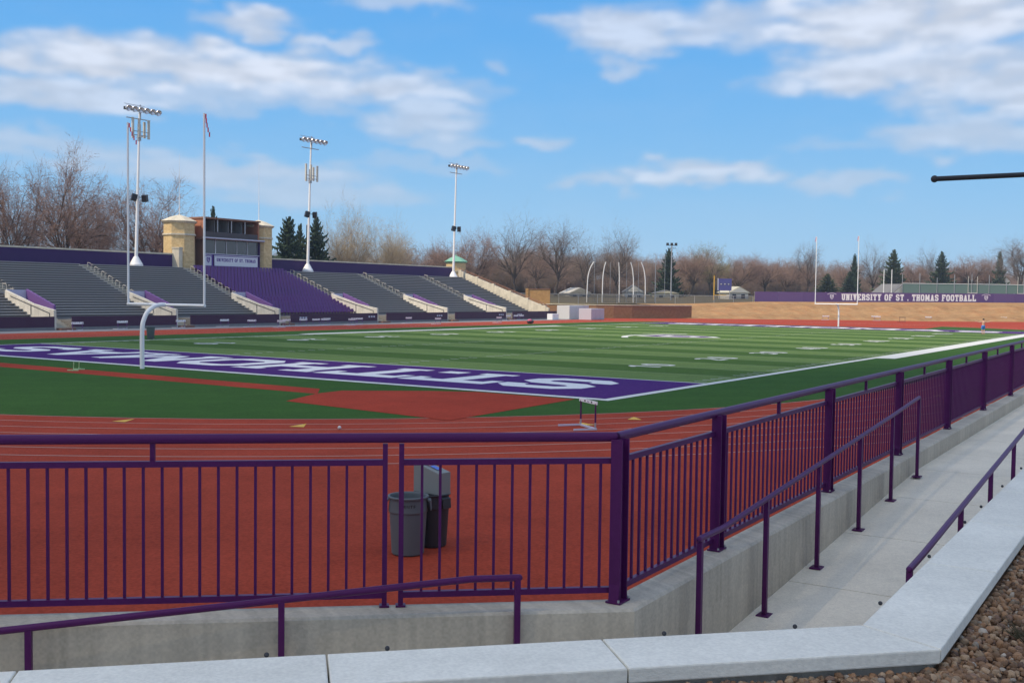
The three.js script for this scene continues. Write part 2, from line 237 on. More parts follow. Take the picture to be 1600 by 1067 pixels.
// ---------------------------------------------------------------- the setting: ground, track, turf, markings
structure('ground', sheet(Array.from({ length: 64 }, (_, i) => [60 + 1400 * Math.cos(i / 32 * Math.PI), -40 + 1400 * Math.sin(i / 32 * Math.PI)]), -0.08), M.soil, 'flat dry ground all round the stadium');
const CX0 = 12.67, CX1 = 97.06, CZ = -24.4, R0 = 31.5;
structure('running_track', sheet([[-70, -65.5], [117, -65.5], [124.6, -69], [131, -63], [137.4, -60.4], [148, -47.6], [157.4, -37.7], [164.4, -24.3], [179.6, -11], [205, 14], [205, 10.6], [-28.2, 15.2], [-60, -19.6]], 0), M.track, 'red rubber running track and apron');
structure('asphalt_apron', sheet(rect(-70, 117, -70.2, -65.48), 0.004), M.asphalt, 'grey paved strip in front of the grandstand');
function oval(r, n = 40) { const p = []; for (let i = 0; i <= n; i++) { const a = Math.PI / 2 + Math.PI * i / n; p.push([CX0 + r * Math.cos(a), CZ + r * Math.sin(a)]); } for (let i = 0; i <= n; i++) { const a = -Math.PI / 2 + Math.PI * i / n; p.push([CX1 + r * Math.cos(a), CZ + r * Math.sin(a)]); } return p; }
structure('infield_turf', sheet(oval(R0), 0.004), M.turf, 'dark green artificial turf inside the track');
{ // far D: red jumping apron
  const p = []; for (let i = 0; i <= 24; i++) { const a = -Math.PI / 2 + (Math.PI * 0.5 + 0.32) * i / 24; p.push([CX1 + (R0 + 0.3) * Math.cos(a), CZ + (R0 + 0.3) * Math.sin(a)]); }
  structure('jumping_apron', sheet([[112.2, -52.2], ...p.filter(([x]) => x > 112.2), [112.2, -13.5]], 0.008), M.track, 'red rubber apron behind the far end zone');
}
structure('vault_runway', sheet([[-5.3, -9.2], [-3.7, -10.6], [-3.3, -48.5], [-4.9, -48.5]], 0.008), M.runway, 'narrow red runway across the green turf behind the end zone');
structure('jump_fan', sheet([[-7.95, -8.15], [-5.2, -9.3], [-3.72, -9.4], [-1.7, -6.9], [-0.75, -5.2], [-0.75, -0.8], [-8.95, -0.4]], 0.012), M.runway, 'red fan-shaped take-off area touching the track');
{
  const field = new THREE.Group(); field.name = 'football_field'; scene.add(field); setup(field, 'striped green football field with white markings', null, null, 'structure');
  const Y5 = 4.572;
  for (let i = 0; i < 20; i++) mesh('turf_band', sheet(rect(9.144 + i * Y5, 9.144 + (i + 1) * Y5, -48.77, 0), 0.008), i % 2 ? M.turfDark : M.turfLight, field);
  for (let i = 1; i < 20; i++) { const x = 9.144 + i * Y5; mesh('yard_line', sheet(rect(x - 0.05, x + 0.05, -48.3, -0.4), 0.012), M.faded, field); }
  for (const x of [9.144, 100.58]) mesh('goal_line', sheet(rect(x - 0.1, x + 0.1, -48.77, 0), 0.016), M.white, field);
  mesh('sideline', sheet(rect(-0.5, 109.98, 0, 0.42), 0.014), M.white, field); mesh('sideline', sheet(rect(-0.25, 109.98, -49.07, -48.77), 0.014), M.white, field);
  mesh('end_line', sheet(rect(-0.5, 0.02, -48.77, 0), 0.018), M.white, field); mesh('end_line', sheet(rect(109.71, 110, -48.77, 0), 0.018), M.white, field);
  mesh('team_box', sheet([[35.4, 0.05], [35.8, 1.5], [102.4, 1.5], [102.4, 0.05]], 0.0185), M.white, field);
  mesh('team_box', sheet(rect(35.4, 80, -50.4, -49.1), 0.0185), M.white, field);
  const hashes = []; for (let y = 1; y < 100; y++) if (y % 5) for (const z of [-0.6, -18.29, -30.48, -48.17]) hashes.push(sheet(rect(9.144 + y * 0.9144 - 0.05, 9.144 + y * 0.9144 + 0.05, z - 0.3, z + 0.3), 0.0125));
  setup(mesh('hash_marks', hashes, M.white, field), null, null, null, 'stuff');
  const zone = printed(2048, 384, (c, w, h) => { c.fillStyle = css(0.072, 0.02, 0.15); c.fillRect(0, 0, w, h); c.strokeStyle = c.fillStyle = css(0.76, 0.76, 0.75); const m = w / 48.77; for (const [ch, a, b] of [['S', 2.8, 6.9], ['T', 7.1, 11.7], ['T', 12, 16.8], ['H', 17.3, 22.3], ['O', 22.7, 27.4], ['M', 27.8, 34], ['A', 34.2, 40.2], ['S', 40.7, 45.6]]) glyph(c, ch, a * m, h * 0.25, (b - a) * m, h * 0.57); c.fillRect(11.25 * m, h * 0.7, 1.25 * m, h * 0.12); speckle(c, w, h, 26000, 5, 0.09); }, 0.95);
  for (const [x, turn] of [[4.572, -Math.PI / 2], [105.158, Math.PI / 2]]) { // read from inside the field
    const g = new THREE.PlaneGeometry(48.77, 9.144 - 0.2); g.rotateX(-Math.PI / 2); g.rotateY(-turn); g.translate(x, 0.0145, CZ); mesh('end_zone', g, zone, field);
  }
  const font = await new FontLoader().loadAsync('fonts/droid/droid_sans_bold.typeface.json');
  globalThis.__font = font;
  [10, 20, 30, 40, 50, 40, 30, 20, 10].forEach((n, i) => {
    for (const [z, turn] of [[-7.1, 0], [-41.6, Math.PI]]) [0, 1].forEach((k) => {
      const g = new THREE.ShapeGeometry(font.generateShapes(String(n)[k], 1.9)); g.computeBoundingBox(); const b = g.boundingBox; g.translate(-(b.min.x + b.max.x) / 2, -b.max.y / 2, 0); g.rotateX(-Math.PI / 2); g.rotateY(turn);
      g.translate(9.144 * (i + 2) + (k ? 1 : -1) * 0.95 * (turn ? -1 : 1), 0.0165, z); mesh('yard_number', g, M.white, field);
    });
  });
  const band = new THREE.RingGeometry(11.3, 11.9, 32, 1, Math.PI / 2 - 0.62, 1.24); band.rotateX(-Math.PI / 2); band.translate(59.5, 0.0162, CZ + 7.4); mesh('midfield_emblem', band, M.white, field);
  mesh('midfield_emblem', sheet([[56.6, -27.4], [62.4, -27.4], [62.4, -24], [61.3, -21.4], [59.5, -20], [57.7, -21.4], [56.6, -24]], 0.0162), M.white, field); mesh('midfield_emblem', sheet([[57.2, -26.9], [61.8, -26.9], [61.8, -24.2], [60.9, -22], [59.5, -20.8], [58.1, -22], [57.2, -24.2]], 0.0195), M.purpleTurf, field); mesh('midfield_emblem', sheet([[58.4, -26], [60.8, -26], [60.8, -25.3], [59.2, -25.1], [60.7, -23.4], [60.2, -22.3], [58.6, -22.2], [58.6, -22.8], [59.6, -23.1], [58.2, -24.6]], 0.0225), M.white, field);
}
{ // lane lines
  const g = new THREE.Group(); g.name = 'lane_lines'; scene.add(g); setup(g, 'thin white lane lines round the track', null, null, 'structure');
  for (let i = 0; i <= 7; i++) {
    const r = R0 + 0.06 + 1.22 * i, a = oval(r, 72), b = oval(r + 0.055, 72); mesh('lane_line', sheet(b, 0.006, [a]), M.lane, g);
  }
  for (let i = 0; i < 7; i++) { const r = R0 + 0.1 + 1.22 * i, x = 30 + i * 7.2; mesh('start_line', sheet(rect(x, x + 0.06, CZ + r, CZ + r + 1.15), 0.0085), M.white, g); mesh('start_line', sheet(rect(58 + i * 2.4, 58.06 + i * 2.4, CZ - r - 1.15, CZ - r), 0.0085), M.white, g); }
  for (const [x, z, t] of [[-4.9, 3.7, 0.5], [-12.6, -2.9, 0.4], [-14.9, -7.6, 0.3], [-7.1, 3.2, 0.9], [0.9, 6.9, 0.2], [10, 9.5, 0.1], [17, 10.4, 0]]) { const m = mesh('lane_mark', sheet([[-0.28, -0.22], [0.5, 0], [-0.28, 0.22]], 0), M.yellow, g); m.position.set(x, 0.0095, z); m.rotation.y = t; }
}

// bank, plateau and retaining wall at the far end
const WALLC = [[124.5, -73], [125.2, -69.6], [127, -67.2], [129.6, -65], [133.2, -62.9], [137.4, -60.5]];
{
  const wall = thing('retaining_wall', 'curved brown brick retaining wall beside the dry bank', 'wall');
  mesh('brickwork', sweep([[122.5, -110], ...WALLC, [140.5, -58.9]], chamfer(-0.5, 0, -0.05, 2.16)), M.brick, wall); mesh('capping', sweep([[122.5, -110], ...WALLC, [140.5, -58.9]], chamfer(-0.56, 0.06, 2.16, 2.28)), M.capstone, wall);
  const base = [[136.6, -61.3], [142.5, -54.5], [148, -47.8], [152.7, -42.9], [157.5, -37.9], [161, -31.5], [164.5, -24.5], [171.5, -18], [179.7, -11.2], [192, 0], [206, 13]];
  const top = [[147.5, -73.6, 2.35], [153, -67, 2.45], [158, -60.5, 2.75], [162.3, -54.4, 3.05], [166.4, -48, 3.1], [170.6, -41.2, 3.15], [175.2, -34.2, 3.25], [179.8, -27.4, 3.33], [189.8, -12, 3.45], [201, 5, 3.5], [214, 25, 3.5]];
  const U = 100, Wd = 16, pos = [], uv = [], idx = [], at = (arr, t) => { const k = clamp(t, 0, 0.99999) * (arr.length - 1), i = Math.floor(k), f = k - i; return arr[i].map((v, j) => lerp(v, arr[i + 1][j], f)); };
  for (let i = 0; i <= U; i++) for (let j = 0; j <= Wd; j++) { const b = at(base, i / U), t = at(top, i / U), f = j / Wd, e = f * f * (3 - 2 * f) * 0.5 + f * 0.5, x = lerp(b[0], t[0], f), z = lerp(b[1], t[1], f), n = (fbm3(x * 0.35, 2, z * 0.35, 4) - 0.5) * 0.7 * Math.sin(f * Math.PI); pos.push(x, i ? lerp(-0.05, t[2], e) + n : 2.2 + 0.15 * f, z); uv.push(i * 0.9, j * 1.1); }
  for (let i = 0; i < U; i++) for (let j = 0; j < Wd; j++) { const a = i * (Wd + 1) + j, b = a + Wd + 1; idx.push(a, b, a + 1, b, b + 1, a + 1); }
  const g = new THREE.BufferGeometry(); g.setAttribute('position', new THREE.Float32BufferAttribute(pos, 3)); g.setAttribute('uv', new THREE.Float32BufferAttribute(uv, 2)); g.setIndex(idx); g.computeVertexNormals(); structure('bank', g, M.bank, 'long tan bank of dry grass behind the far end of the track');
  structure('terrace', sheet([[122.3, -110], ...WALLC.map(([x, z]) => [x - 0.1, z - 0.1]), [147.6, -73.5], [151, -80], [138, -112]], 2.18), M.soil, 'dry level ground behind the brick retaining wall');
  const edge = [[122.5, -112, 2.15], [129, -102, 2.15], [137, -87, 2.15], ...top], P2 = [], u2 = [], i2 = [], rings = [0, 12, 50, 160, 700];
  edge.forEach(([x, y_, h], i) => { const a = Math.atan2(y_ - (-24), x - 60); rings.forEach((d, k) => { P2.push(x + d * Math.cos(a), (k > 1 ? 3.2 + 0.6 * Math.min(2, k - 1) : h + k * 0.15), y_ + d * Math.sin(a)); u2.push(x + d, y_ + i); }); });
  for (let i = 0; i < edge.length - 1; i++) for (let k = 0; k < rings.length - 1; k++) { const a = i * rings.length + k, b = a + rings.length; i2.push(a, b, a + 1, b, b + 1, a + 1); }
  const g2 = new THREE.BufferGeometry(); g2.setAttribute('position', new THREE.Float32BufferAttribute(P2, 3)); g2.setAttribute('uv', new THREE.Float32BufferAttribute(u2, 2)); g2.setIndex(i2); g2.computeVertexNormals(); structure('terrain', g2, M.soil, 'dry upper ground beyond the bank');
}

// ---------------------------------------------------------------- foreground: terrace, ramp, walls, coping
const A0 = 0.022, F0 = [-28.33, 15.4], EX = [Math.cos(A0), -Math.sin(A0)], NX = [Math.sin(A0), Math.cos(A0)], DL = [-0.675, -0.738], NL = [-0.738, 0.675];
const onR = (s, o, y) => V(F0[0] + EX[0] * s + NX[0] * o, y, F0[1] + EX[1] * s + NX[1] * o);      // along the right-hand run
const onL = (s, o, y) => V(F0[0] + DL[0] * s + NL[0] * o, y, F0[1] + DL[1] * s + NL[1] * o);      // along the left-hand run
const FC = [-28.51, 15.5], FL = [-0.655, -0.7556], FLN = [-0.7556, 0.655];
const fenR = (s, o, y) => V(FC[0] + EX[0] * s + NX[0] * o, y, FC[1] + EX[1] * s + NX[1] * o), fenL = (s, o, y) => V(FC[0] + FL[0] * s + FLN[0] * o, y, FC[1] + FL[1] * s + FLN[1] * o);
const pathAt = (left, right) => [[FC[0] + FL[0] * left, FC[1] + FL[1] * left], FC, [FC[0] + EX[0] * right, FC[1] + EX[1] * right]];
{
  const w = thing('fence_wall', 'low grey concrete wall carrying the purple fence', 'wall');
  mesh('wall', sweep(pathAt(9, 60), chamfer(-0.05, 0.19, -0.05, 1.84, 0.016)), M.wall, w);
  const rampY = (s) => lerp(1.25, 1.62, clamp((s - 1.3) / 6.3)), rampL = (s) => 1.25 - 0.062 * Math.max(0, s - 1.0);
  const ramp = new THREE.Group(); ramp.name = 'ramp'; scene.add(ramp); setup(ramp, 'concrete access ramp in jointed panels between the low walls', null, null, 'structure');
  const panel = (a, b, c, d) => { // four top corners, 0.12 thick
    const e = V(0, -0.12, 0), q = [a, b, c, d], p = [], f = (i, j, k, l) => p.push(...[i, j, k, i, k, l].flatMap((v) => v.toArray())), lo = q.map((v) => v.clone().add(e)); f(a, b, c, d); f(...lo); for (let i = 0; i < 4; i++) f(q[i], q[(i + 1) % 4], lo[(i + 1) % 4], lo[i]);
    const g = new THREE.BufferGeometry(); g.setAttribute('position', new THREE.Float32BufferAttribute(p, 3)); const uv = []; for (let i = 0; i < p.length; i += 3) uv.push(p[i], p[i + 2]); g.setAttribute('uv', new THREE.Float32BufferAttribute(uv, 2)); g.computeVertexNormals(); mesh('panel', g, M.ramp, ramp);
  };
  const O0 = 0.24, O1 = 2.0, J = 0.006, corner = (o) => { const k = 1 + NX[0] * NL[0] + NX[1] * NL[1]; return [F0[0] + (NX[0] + NL[0]) / k * o, F0[1] + (NX[1] + NL[1]) / k * o]; };
  const ci = corner(O0), co = corner(O1), C = (c, y) => V(c[0], y, c[1]);
  const sR = [1.05, 2.8, 4.55, 6.3, 8.05, 9.8, 11.6, 13.4, 15.2, 17, 20, 24, 30, 45, 60];
  panel(C(ci, 1.25), onR(1.05 - J, O0, 1.25), onR(1.05 - J, O1, 1.25), C(co, 1.25)); panel(onL(0.9 - J, O0, 1.249), C(ci, 1.249), C(co, 1.249), onL(0.9 - J, O1, 1.249));
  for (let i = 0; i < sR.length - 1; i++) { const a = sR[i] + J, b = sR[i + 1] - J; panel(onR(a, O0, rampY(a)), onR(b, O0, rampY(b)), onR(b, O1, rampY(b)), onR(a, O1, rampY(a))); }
  for (let i = 0; i < 5; i++) { const a = 0.9 + i * 1.75 + J, b = 0.9 + (i + 1) * 1.75 - J; panel(onL(b, O0, rampL(b)), onL(a, O0, rampL(a)), onL(a, O1, rampL(a)), onL(b, O1, rampL(b))); }
  // outer wall with coping slabs
  const CI = [-29.18, 17.23], a2 = 0.018, eR = [Math.cos(a2), -Math.sin(a2)], nR = [Math.sin(a2), Math.cos(a2)], dL = [-0.707, -0.707], nL = [-0.707, 0.707], CW = 0.4, CT = 2.17;
  const cw = thing('coping_wall', 'outer ramp wall capped with pale precast concrete slabs', 'wall');
  const cp = [[CI[0] + dL[0] * 12, CI[1] + dL[1] * 12], CI, [CI[0] + eR[0] * 60, CI[1] + eR[1] * 60]];
  mesh('wall', sweep(cp, chamfer(0.05, CW - 0.05, 0, CT - 0.072)), M.wall, cw);
  const k2 = 1 + nR[0] * nL[0] + nR[1] * nL[1], CO = [CI[0] + (nR[0] + nL[0]) / k2 * CW, CI[1] + (nR[1] + nL[1]) / k2 * CW], at = (d, n, s, o) => [CI[0] + d[0] * s + n[0] * o, CI[1] + d[1] * s + n[1] * o];
  const so = (CO[0] - CI[0]) * eR[0] + (CO[1] - CI[1]) * eR[1], sl = (CO[0] - CI[0]) * dL[0] + (CO[1] - CI[1]) * dL[1], g = 0.004;
  const jl = [0, 1.33, 2.6, 3.88, 5.2, 6.5, 7.8], jr = [0, 1.5, 3.0, 4.5, 6, 7.5, 9, 10.5, 12, 13.5, 15];
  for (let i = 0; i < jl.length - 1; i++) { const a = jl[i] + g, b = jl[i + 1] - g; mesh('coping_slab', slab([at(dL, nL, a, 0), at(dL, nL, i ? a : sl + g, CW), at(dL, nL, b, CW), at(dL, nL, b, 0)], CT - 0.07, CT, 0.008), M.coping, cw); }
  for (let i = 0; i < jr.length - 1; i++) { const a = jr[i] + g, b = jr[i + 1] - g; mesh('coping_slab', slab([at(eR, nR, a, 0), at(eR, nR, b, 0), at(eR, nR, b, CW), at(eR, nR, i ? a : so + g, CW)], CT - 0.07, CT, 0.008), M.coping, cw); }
  const studs = [[dL, nL, 0.35], [dL, nL, 1.02], [dL, nL, 2.33], [dL, nL, 2.86], [eR, nR, 0.42], [eR, nR, 1.66], [eR, nR, 2.9], [eR, nR, 3.6], [eR, nR, 4.7], [eR, nR, 5.9]];
  for (const [d, n, s] of studs) { const [x, z] = at(d, n, s, -0.012); const m = mesh('stud', [ball(0.0115, 0, 0.005, 0, 12)], M.dark, cw); m.position.set(x, CT, z); }
  // terrace behind the coping
  const tp = [at(dL, nL, 14, CW - 0.06), at(dL, nL, sl, CW - 0.06), at(eR, nR, 62, CW - 0.06), [60, 60], [-90, 60], [-90, 20]];
  structure('planting_bed', sheet(tp, 2.05), M.mulch, 'brown stony planting bed outside the coping');
  const peb = new THREE.IcosahedronGeometry(1, 1); { const p = peb.attributes.position; for (let i = 0; i < p.count; i++) { const n = 0.75 + 0.5 * vnoise(p.getX(i) * 1.7 + 5, p.getY(i) * 1.7, p.getZ(i) * 1.7); p.setXYZ(i, p.getX(i) * n, p.getY(i) * n * 0.7, p.getZ(i) * n); } peb.computeVertexNormals(); }
  const N = 21000, im = new THREE.InstancedMesh(peb, mat(1, 1, 1, 0.85), N), r = rng(9), m4 = new THREE.Matrix4(), q = new THREE.Quaternion(), col = new THREE.Color();
  for (let i = 0; i < N; i++) {
    const lf = r() < 0.22, s = lf ? -0.3 + r() * 2.6 : r() < 0.75 ? -0.4 + r() * 5 : r() * 14 - 3, o = CW + Math.pow(r(), 1.3) * (lf ? 1 : 2.6), [x, z] = lf ? at(dL, nL, s, o) : at(eR, nR, s, o), k = 0.008 + Math.pow(r(), 2.2) * 0.018;
    q.setFromEuler(new THREE.Euler(r() * 6, r() * 6, r() * 6)); m4.compose(V(x, 2.053 + k * 0.4 + r() * 0.012, z), q, V(k, k, k)); im.setMatrixAt(i, m4);
    const t = r(), v = 0.45 + 0.75 * r(); if (t < 0.55) col.setRGB(0.3 * v, 0.17 * v, 0.09 * v); else if (t < 0.8) col.setRGB(0.36 * v, 0.245 * v, 0.15 * v); else if (t < 0.96) col.setRGB(0.2 * v, 0.12 * v, 0.08 * v); else col.setRGB(0.42 * v, 0.36 * v, 0.29 * v); im.setColorAt(i, col);
  }
  im.name = 'gravel'; im.castShadow = im.receiveShadow = true; setup(im, 'brown and tan landscape stones beside the coping', 'gravel', null, 'stuff'); scene.add(im);
  // dry tuft in the stones
  const tuft = [], rt = rng(14); for (let i = 0; i < 130; i++) { const a = rt() * 6.28, d = rt() * 0.05, L = 0.05 + rt() * 0.1, t = 0.5 + rt() * 0.8; tuft.push(bar(V(Math.cos(a) * d, 0, Math.sin(a) * d), V(Math.cos(a) * (d + L * t), L * (1.2 - t * 0.5), Math.sin(a) * (d + L * t)), 0.0028, 0.0006, 3, false)); }
  const tp2 = at(eR, nR, 0.55, CW + 0.3), tf = mesh('grass_tuft', tuft, mat(0.07, 0.06, 0.03, 0.95)); tf.position.set(tp2[0], 2.05, tp2[1]); setup(tf, 'small dark withered grass tuft among the brown stones', 'plant');
}

// ---------------------------------------------------------------- purple fence and handrails
{
  const barG = box(0.016, 0.86, 0.016), TOP = 2.885, MID = 2.735, LOW = 1.915;
  const buildRun = (f, on, posts, end, turn, gap = 0.035) => {
    mesh('top_rail', [bar(on(-0.0, 0, TOP), on(end, 0, TOP), 0.03, 0.03, 14), ball(0.03, ...on(0, 0, TOP).toArray(), 14)], M.purple, f);
    const cuts = [...posts, end];
    for (let i = 0; i < cuts.length - 1; i++) {
      const a = cuts[i] + gap, b = cuts[i + 1] - gap; if (b - a < 0.3) continue;
      mesh('mid_rail', flat(on(a, 0, MID), on(b, 0, MID), 0.036, 0.036), M.purple, f); mesh('bottom_rail', flat(on(a, 0, LOW), on(b, 0, LOW), 0.036, 0.036), M.purple, f);
      const n = Math.round((b - a) / 0.11); for (let k = 1; k < n; k++) { const s = lerp(a, b, k / n), m = mesh('bar', barG, M.purple, f); m.position.copy(on(s, 0, (MID + LOW) / 2)); m.scale.y = (MID - LOW - 0.036) / 0.86; m.rotation.y = turn; }
      if (b - a > 1.7) { const s = (a + b) / 2, m = mesh('spacer', box(0.028, TOP - MID - 0.04, 0.028), M.purple, f); m.position.copy(on(s, 0, (TOP + MID) / 2 - 0.006)); m.rotation.y = turn; }
    }
  };
  const fR = thing('track_fence', 'purple metal picket fence receding along the straight beside the ramp', 'fence', [0, 0, 0], 0, 'purple fence round the track');
  const pR = [0, 1.69, 4.7, 7.77, 11.04, 14.39, 17.87, 21.4, 24.9]; buildRun(fR, fenR, pR, 28.3, A0);
  const beam = join([box(0.009, 1.035, 0.078, -0.048, 0.515, 0), box(0.009, 1.035, 0.078, 0.048, 0.515, 0), box(0.087, 1.035, 0.008, 0, 0.515, 0)]); // rolled H section
  const shoe = join([box(0.15, 0.012, 0.1, 0, 0.008, 0), prism([[-0.065, 0.014], [-0.053, 0.014], [-0.053, 0.12]], 0.07).translate(0, 0, -0.035), prism([[0.053, 0.014], [0.065, 0.014], [0.053, 0.12]], 0.07).translate(0, 0, -0.035)]), bolt = new THREE.CylinderGeometry(0.008, 0.008, 0.016, 6);
  pR.forEach((s) => { const m = mesh('post', beam, M.purple, fR); m.position.copy(fenR(s, 0.03, 1.84)); m.rotation.y = A0; mesh('post_shoe', shoe, M.purple, m); for (const q of [-1, 1]) { const b = mesh('bolt', bolt, M.galv, m); b.position.set(q * 0.068, 0.02, 0.038); } });
  const fL = thing('track_fence', 'purple metal picket fence crossing in front of the two bins', 'fence', [0, 0, 0], 0, 'purple fence round the track');
  const angL = Math.atan2(DL[1], -DL[0]), angF = Math.atan2(FL[1], -FL[0]);
  buildRun(fL, fenL, [-0.03, 1.345, 1.445, 4.2, 4.3], 7.4, angF, 0.014);
  for (const s of [1.345, 1.445, 4.2, 4.3]) { const m = mesh('post', box(0.03, 1.01, 0.03, 0, 0.505, 0), M.purple, fL); m.position.copy(fenL(s, 0, 1.84)); m.rotation.y = angF; mesh('foot_plate', box(0.06, 0.012, 0.06, 0, 0.007, 0), M.purple, m); }

  const rail = (t, pts, r = 0.021) => { const g = []; for (let i = 0; i < pts.length - 1; i++) { g.push(bar(pts[i], pts[i + 1], r, r, 12)); g.push(ball(r, ...pts[i].toArray(), 12)); } g.push(ball(r, ...pts.at(-1).toArray(), 12)); mesh('rail', g, M.purple, t); };
  const posted = (t, list, turn, plate) => { for (const [p, y0] of list) { const m = mesh('post', box(0.036, p.y - y0, 0.036, 0, (p.y - y0) / 2, 0), M.purple, t); m.position.set(p.x, y0, p.z); m.rotation.y = turn; if (plate) mesh('base_plate', slab([[-0.062, -0.05], [0.062, -0.05], [0.062, 0.05], [-0.062, 0.05]], 0, 0.014, 0.003), M.purple, m); } };
  const rampY = (s) => lerp(1.25, 1.62, clamp((s - 1.3) / 6.3)), rampL = (s) => 1.25 - 0.062 * Math.max(0, s - 1.0), off = 0.39;
  const h1 = thing('handrail', 'purple pipe handrail on base plates rising along the fence wall', 'handrail', [0, 0, 0], 0, 'ramp handrails');
  rail(h1, [onR(0.5, off, 2.145), onR(0.95, off, 2.145), onR(6.05, off, 2.485), onR(7.45, off, 2.585)]);
  posted(h1, [0.52, 1.87, 3.27, 4.7, 6.08, 7.44].map((s) => [onR(s, off, s < 0.95 ? 2.14 : s < 6.05 ? lerp(2.14, 2.48, (s - 0.95) / 5.1) : lerp(2.48, 2.58, (s - 6.05) / 1.4)), rampY(s)]), A0, true);
  const h2 = thing('handrail', 'purple pipe handrail rising just inside the pale coping', 'handrail', [0, 0, 0], 0, 'ramp handrails');
  const o2 = 1.72; rail(h2, [onR(0.62, o2, 2.11), onR(1.02, o2, 2.125), onR(7.4, o2, 2.5), onR(9.4, o2, 2.6)]);
  posted(h2, [0.63, 2.4, 3.85, 5.3, 6.75, 8.2, 9.38].map((s) => [onR(s, o2, s < 1 ? 2.1 : lerp(2.12, 2.6, (s - 1.02) / 8.4)), rampY(s)]), A0, true);
  const h3 = thing('handrail', 'purple pipe handrail sloping down in front of the picket fence', 'handrail', [0, 0, 0], 0, 'ramp handrails');
  rail(h3, [onL(0.69, 0.4, 2.06), onL(0.985, 0.4, 2.06), onL(3.63, 0.4, 1.845), onL(6, 0.4, 1.655)]);
  posted(h3, [0.7, 2.1, 3.5, 4.9].map((s) => [onL(s, 0.4, s < 0.98 ? 2.055 : 2.055 - 0.081 * (s - 0.985)), rampL(s)]), angL, true);
}
{ // banner arm on a lamp post just outside the coping
  const t = thing('lamp_post', 'dark metal post with a ball-ended banner arm above the ramp', 'lamp post', [-25.05, 2.05, 18.36]);
  mesh('pole', [bar(V(0, 0, 0), V(0, 4.2, 0), 0.06, 0.045, 16), bar(V(0, 0, 0), V(0, 0.25, 0), 0.11, 0.08, 16)], M.dark, t);
  const e = V(-26.06 + 25.05, 4.67 - 2.05, 16.84 - 18.36), a = mesh('banner_arm', bar(V(0, e.y + 0.11, 0), e, 0.019, 0.019, 12), M.dark, t); mesh('ball_end', ball(0.027, e.x, e.y, e.z, 16), M.dark, a);
}

// ---------------------------------------------------------------- bins and small things near the fence
{
  const font = globalThis.__font, can = (t, r0, r1, h, mt) => {
    const p = [[0, 0.012], [r0 - 0.02, 0.0], [r0, 0.02], [lerp(r0, r1, 0.7), h * 0.72], [lerp(r0, r1, 0.7) + 0.012, h * 0.725], [lerp(r0, r1, 0.74) + 0.012, h * 0.75], [r1 - 0.015, h * 0.955], [r1 + 0.012, h * 0.965], [r1 + 0.012, h], [r1 - 0.016, h], [r1 - 0.02, h * 0.96], [r0 - 0.015, 0.06], [0, 0.05]].map(([a, b]) => new THREE.Vector2(a, b));
    mesh('body', new THREE.LatheGeometry(p, 40), mt, t);
    for (const s of [-1, 1]) mesh('handle', [prism([[0, 0], [0.05, -0.02], [0.062, -0.16], [0.045, -0.17], [0.03, -0.05], [0, -0.03]], 0.15, 0.006)].map((g) => { g.translate(r1 - 0.005, h * 0.95, -0.075); if (s < 0) g.rotateY(Math.PI); return g; }), mt, t);
  };
  const a = thing('trash_can', 'round grey plastic trash can with side handles, open top', 'trash can', [-22.41, 0.004, 8.92], -0.95);
  can(a, 0.235, 0.285, 0.85, M.binGrey);
  'BRUTE'.split('').forEach((ch, i) => { // moulded name under the rim, towards the fence
    const g = new THREE.ExtrudeGeometry(font.generateShapes(ch, 0.05), { depth: 0.004, bevelEnabled: false }); g.computeBoundingBox(); g.translate(-(g.boundingBox.min.x + g.boundingBox.max.x) / 2, 0, 0); const an = (i - 2) * 0.17 + 0.05; g.translate(0, 0.7, 0.2735); g.rotateY(an); mesh('lettering', g, M.black, a);
  });
  const b = thing('recycling_bin', 'dark recycling bin with a tall grey hood lid behind the grey can', 'bin', [-21.8, 0.004, 8.88], -1.69);
  can(b, 0.225, 0.27, 0.8, M.binDark);
  const hood = mesh('hood_lid', [prism([[-0.27, 0], [0.27, 0], [0.27, 0.33], [-0.2, 0.44], [-0.27, 0.42]], 0.22, 0.014)].map((g) => { g.translate(0, 0.79, -0.11); return g; }), M.hood, b);
  const lab = (u0, u1, m) => { const g = new THREE.PlaneGeometry(u1 - u0, 0.09); g.rotateX(-Math.PI / 2); g.translate((u0 + u1) / 2, 0, 0); g.rotateZ(-Math.atan2(0.11, 0.47)); g.translate(0, 1.196, 0.0); mesh('sticker', g, m, hood); };
  lab(-0.13, -0.015, mat(0.75, 0.32, 0.36, 0.5)); lab(0.0, 0.17, mat(0.08, 0.17, 0.6, 0.5));
  const pr = printed(128, 192, (c, w, h) => { c.fillStyle = css(0.03, 0.033, 0.037); c.fillRect(0, 0, w, h); c.strokeStyle = c.fillStyle = css(0.42, 0.43, 0.44); c.lineWidth = 7; for (let k = 0; k < 3; k++) { c.save(); c.translate(w / 2, 55); c.rotate(k * 2.094); c.beginPath(); c.moveTo(-18, -22); c.lineTo(12, -22); c.stroke(); c.beginPath(); c.moveTo(10, -32); c.lineTo(26, -21); c.lineTo(10, -10); c.fill(); c.restore(); } c.font = 'bold 22px sans-serif'; c.textAlign = 'center'; c.fillText('RECYCLE', w / 2, 140); }, 0.55);
  const pg = new THREE.CylinderGeometry(0.2575, 0.2445, 0.28, 12, 1, true, -0.35, 0.7); pg.translate(0, 0.42, 0); pg.rotateY(0.2); mesh('label_print', pg, pr, b);
  const wb = mesh('ball', ball(0.05, 0, 0.05, 0, 14), M.white); wb.position.set(-12.5, 0.006, -1.5); setup(wb, 'small white ball lying on the near track lanes', 'ball');
}
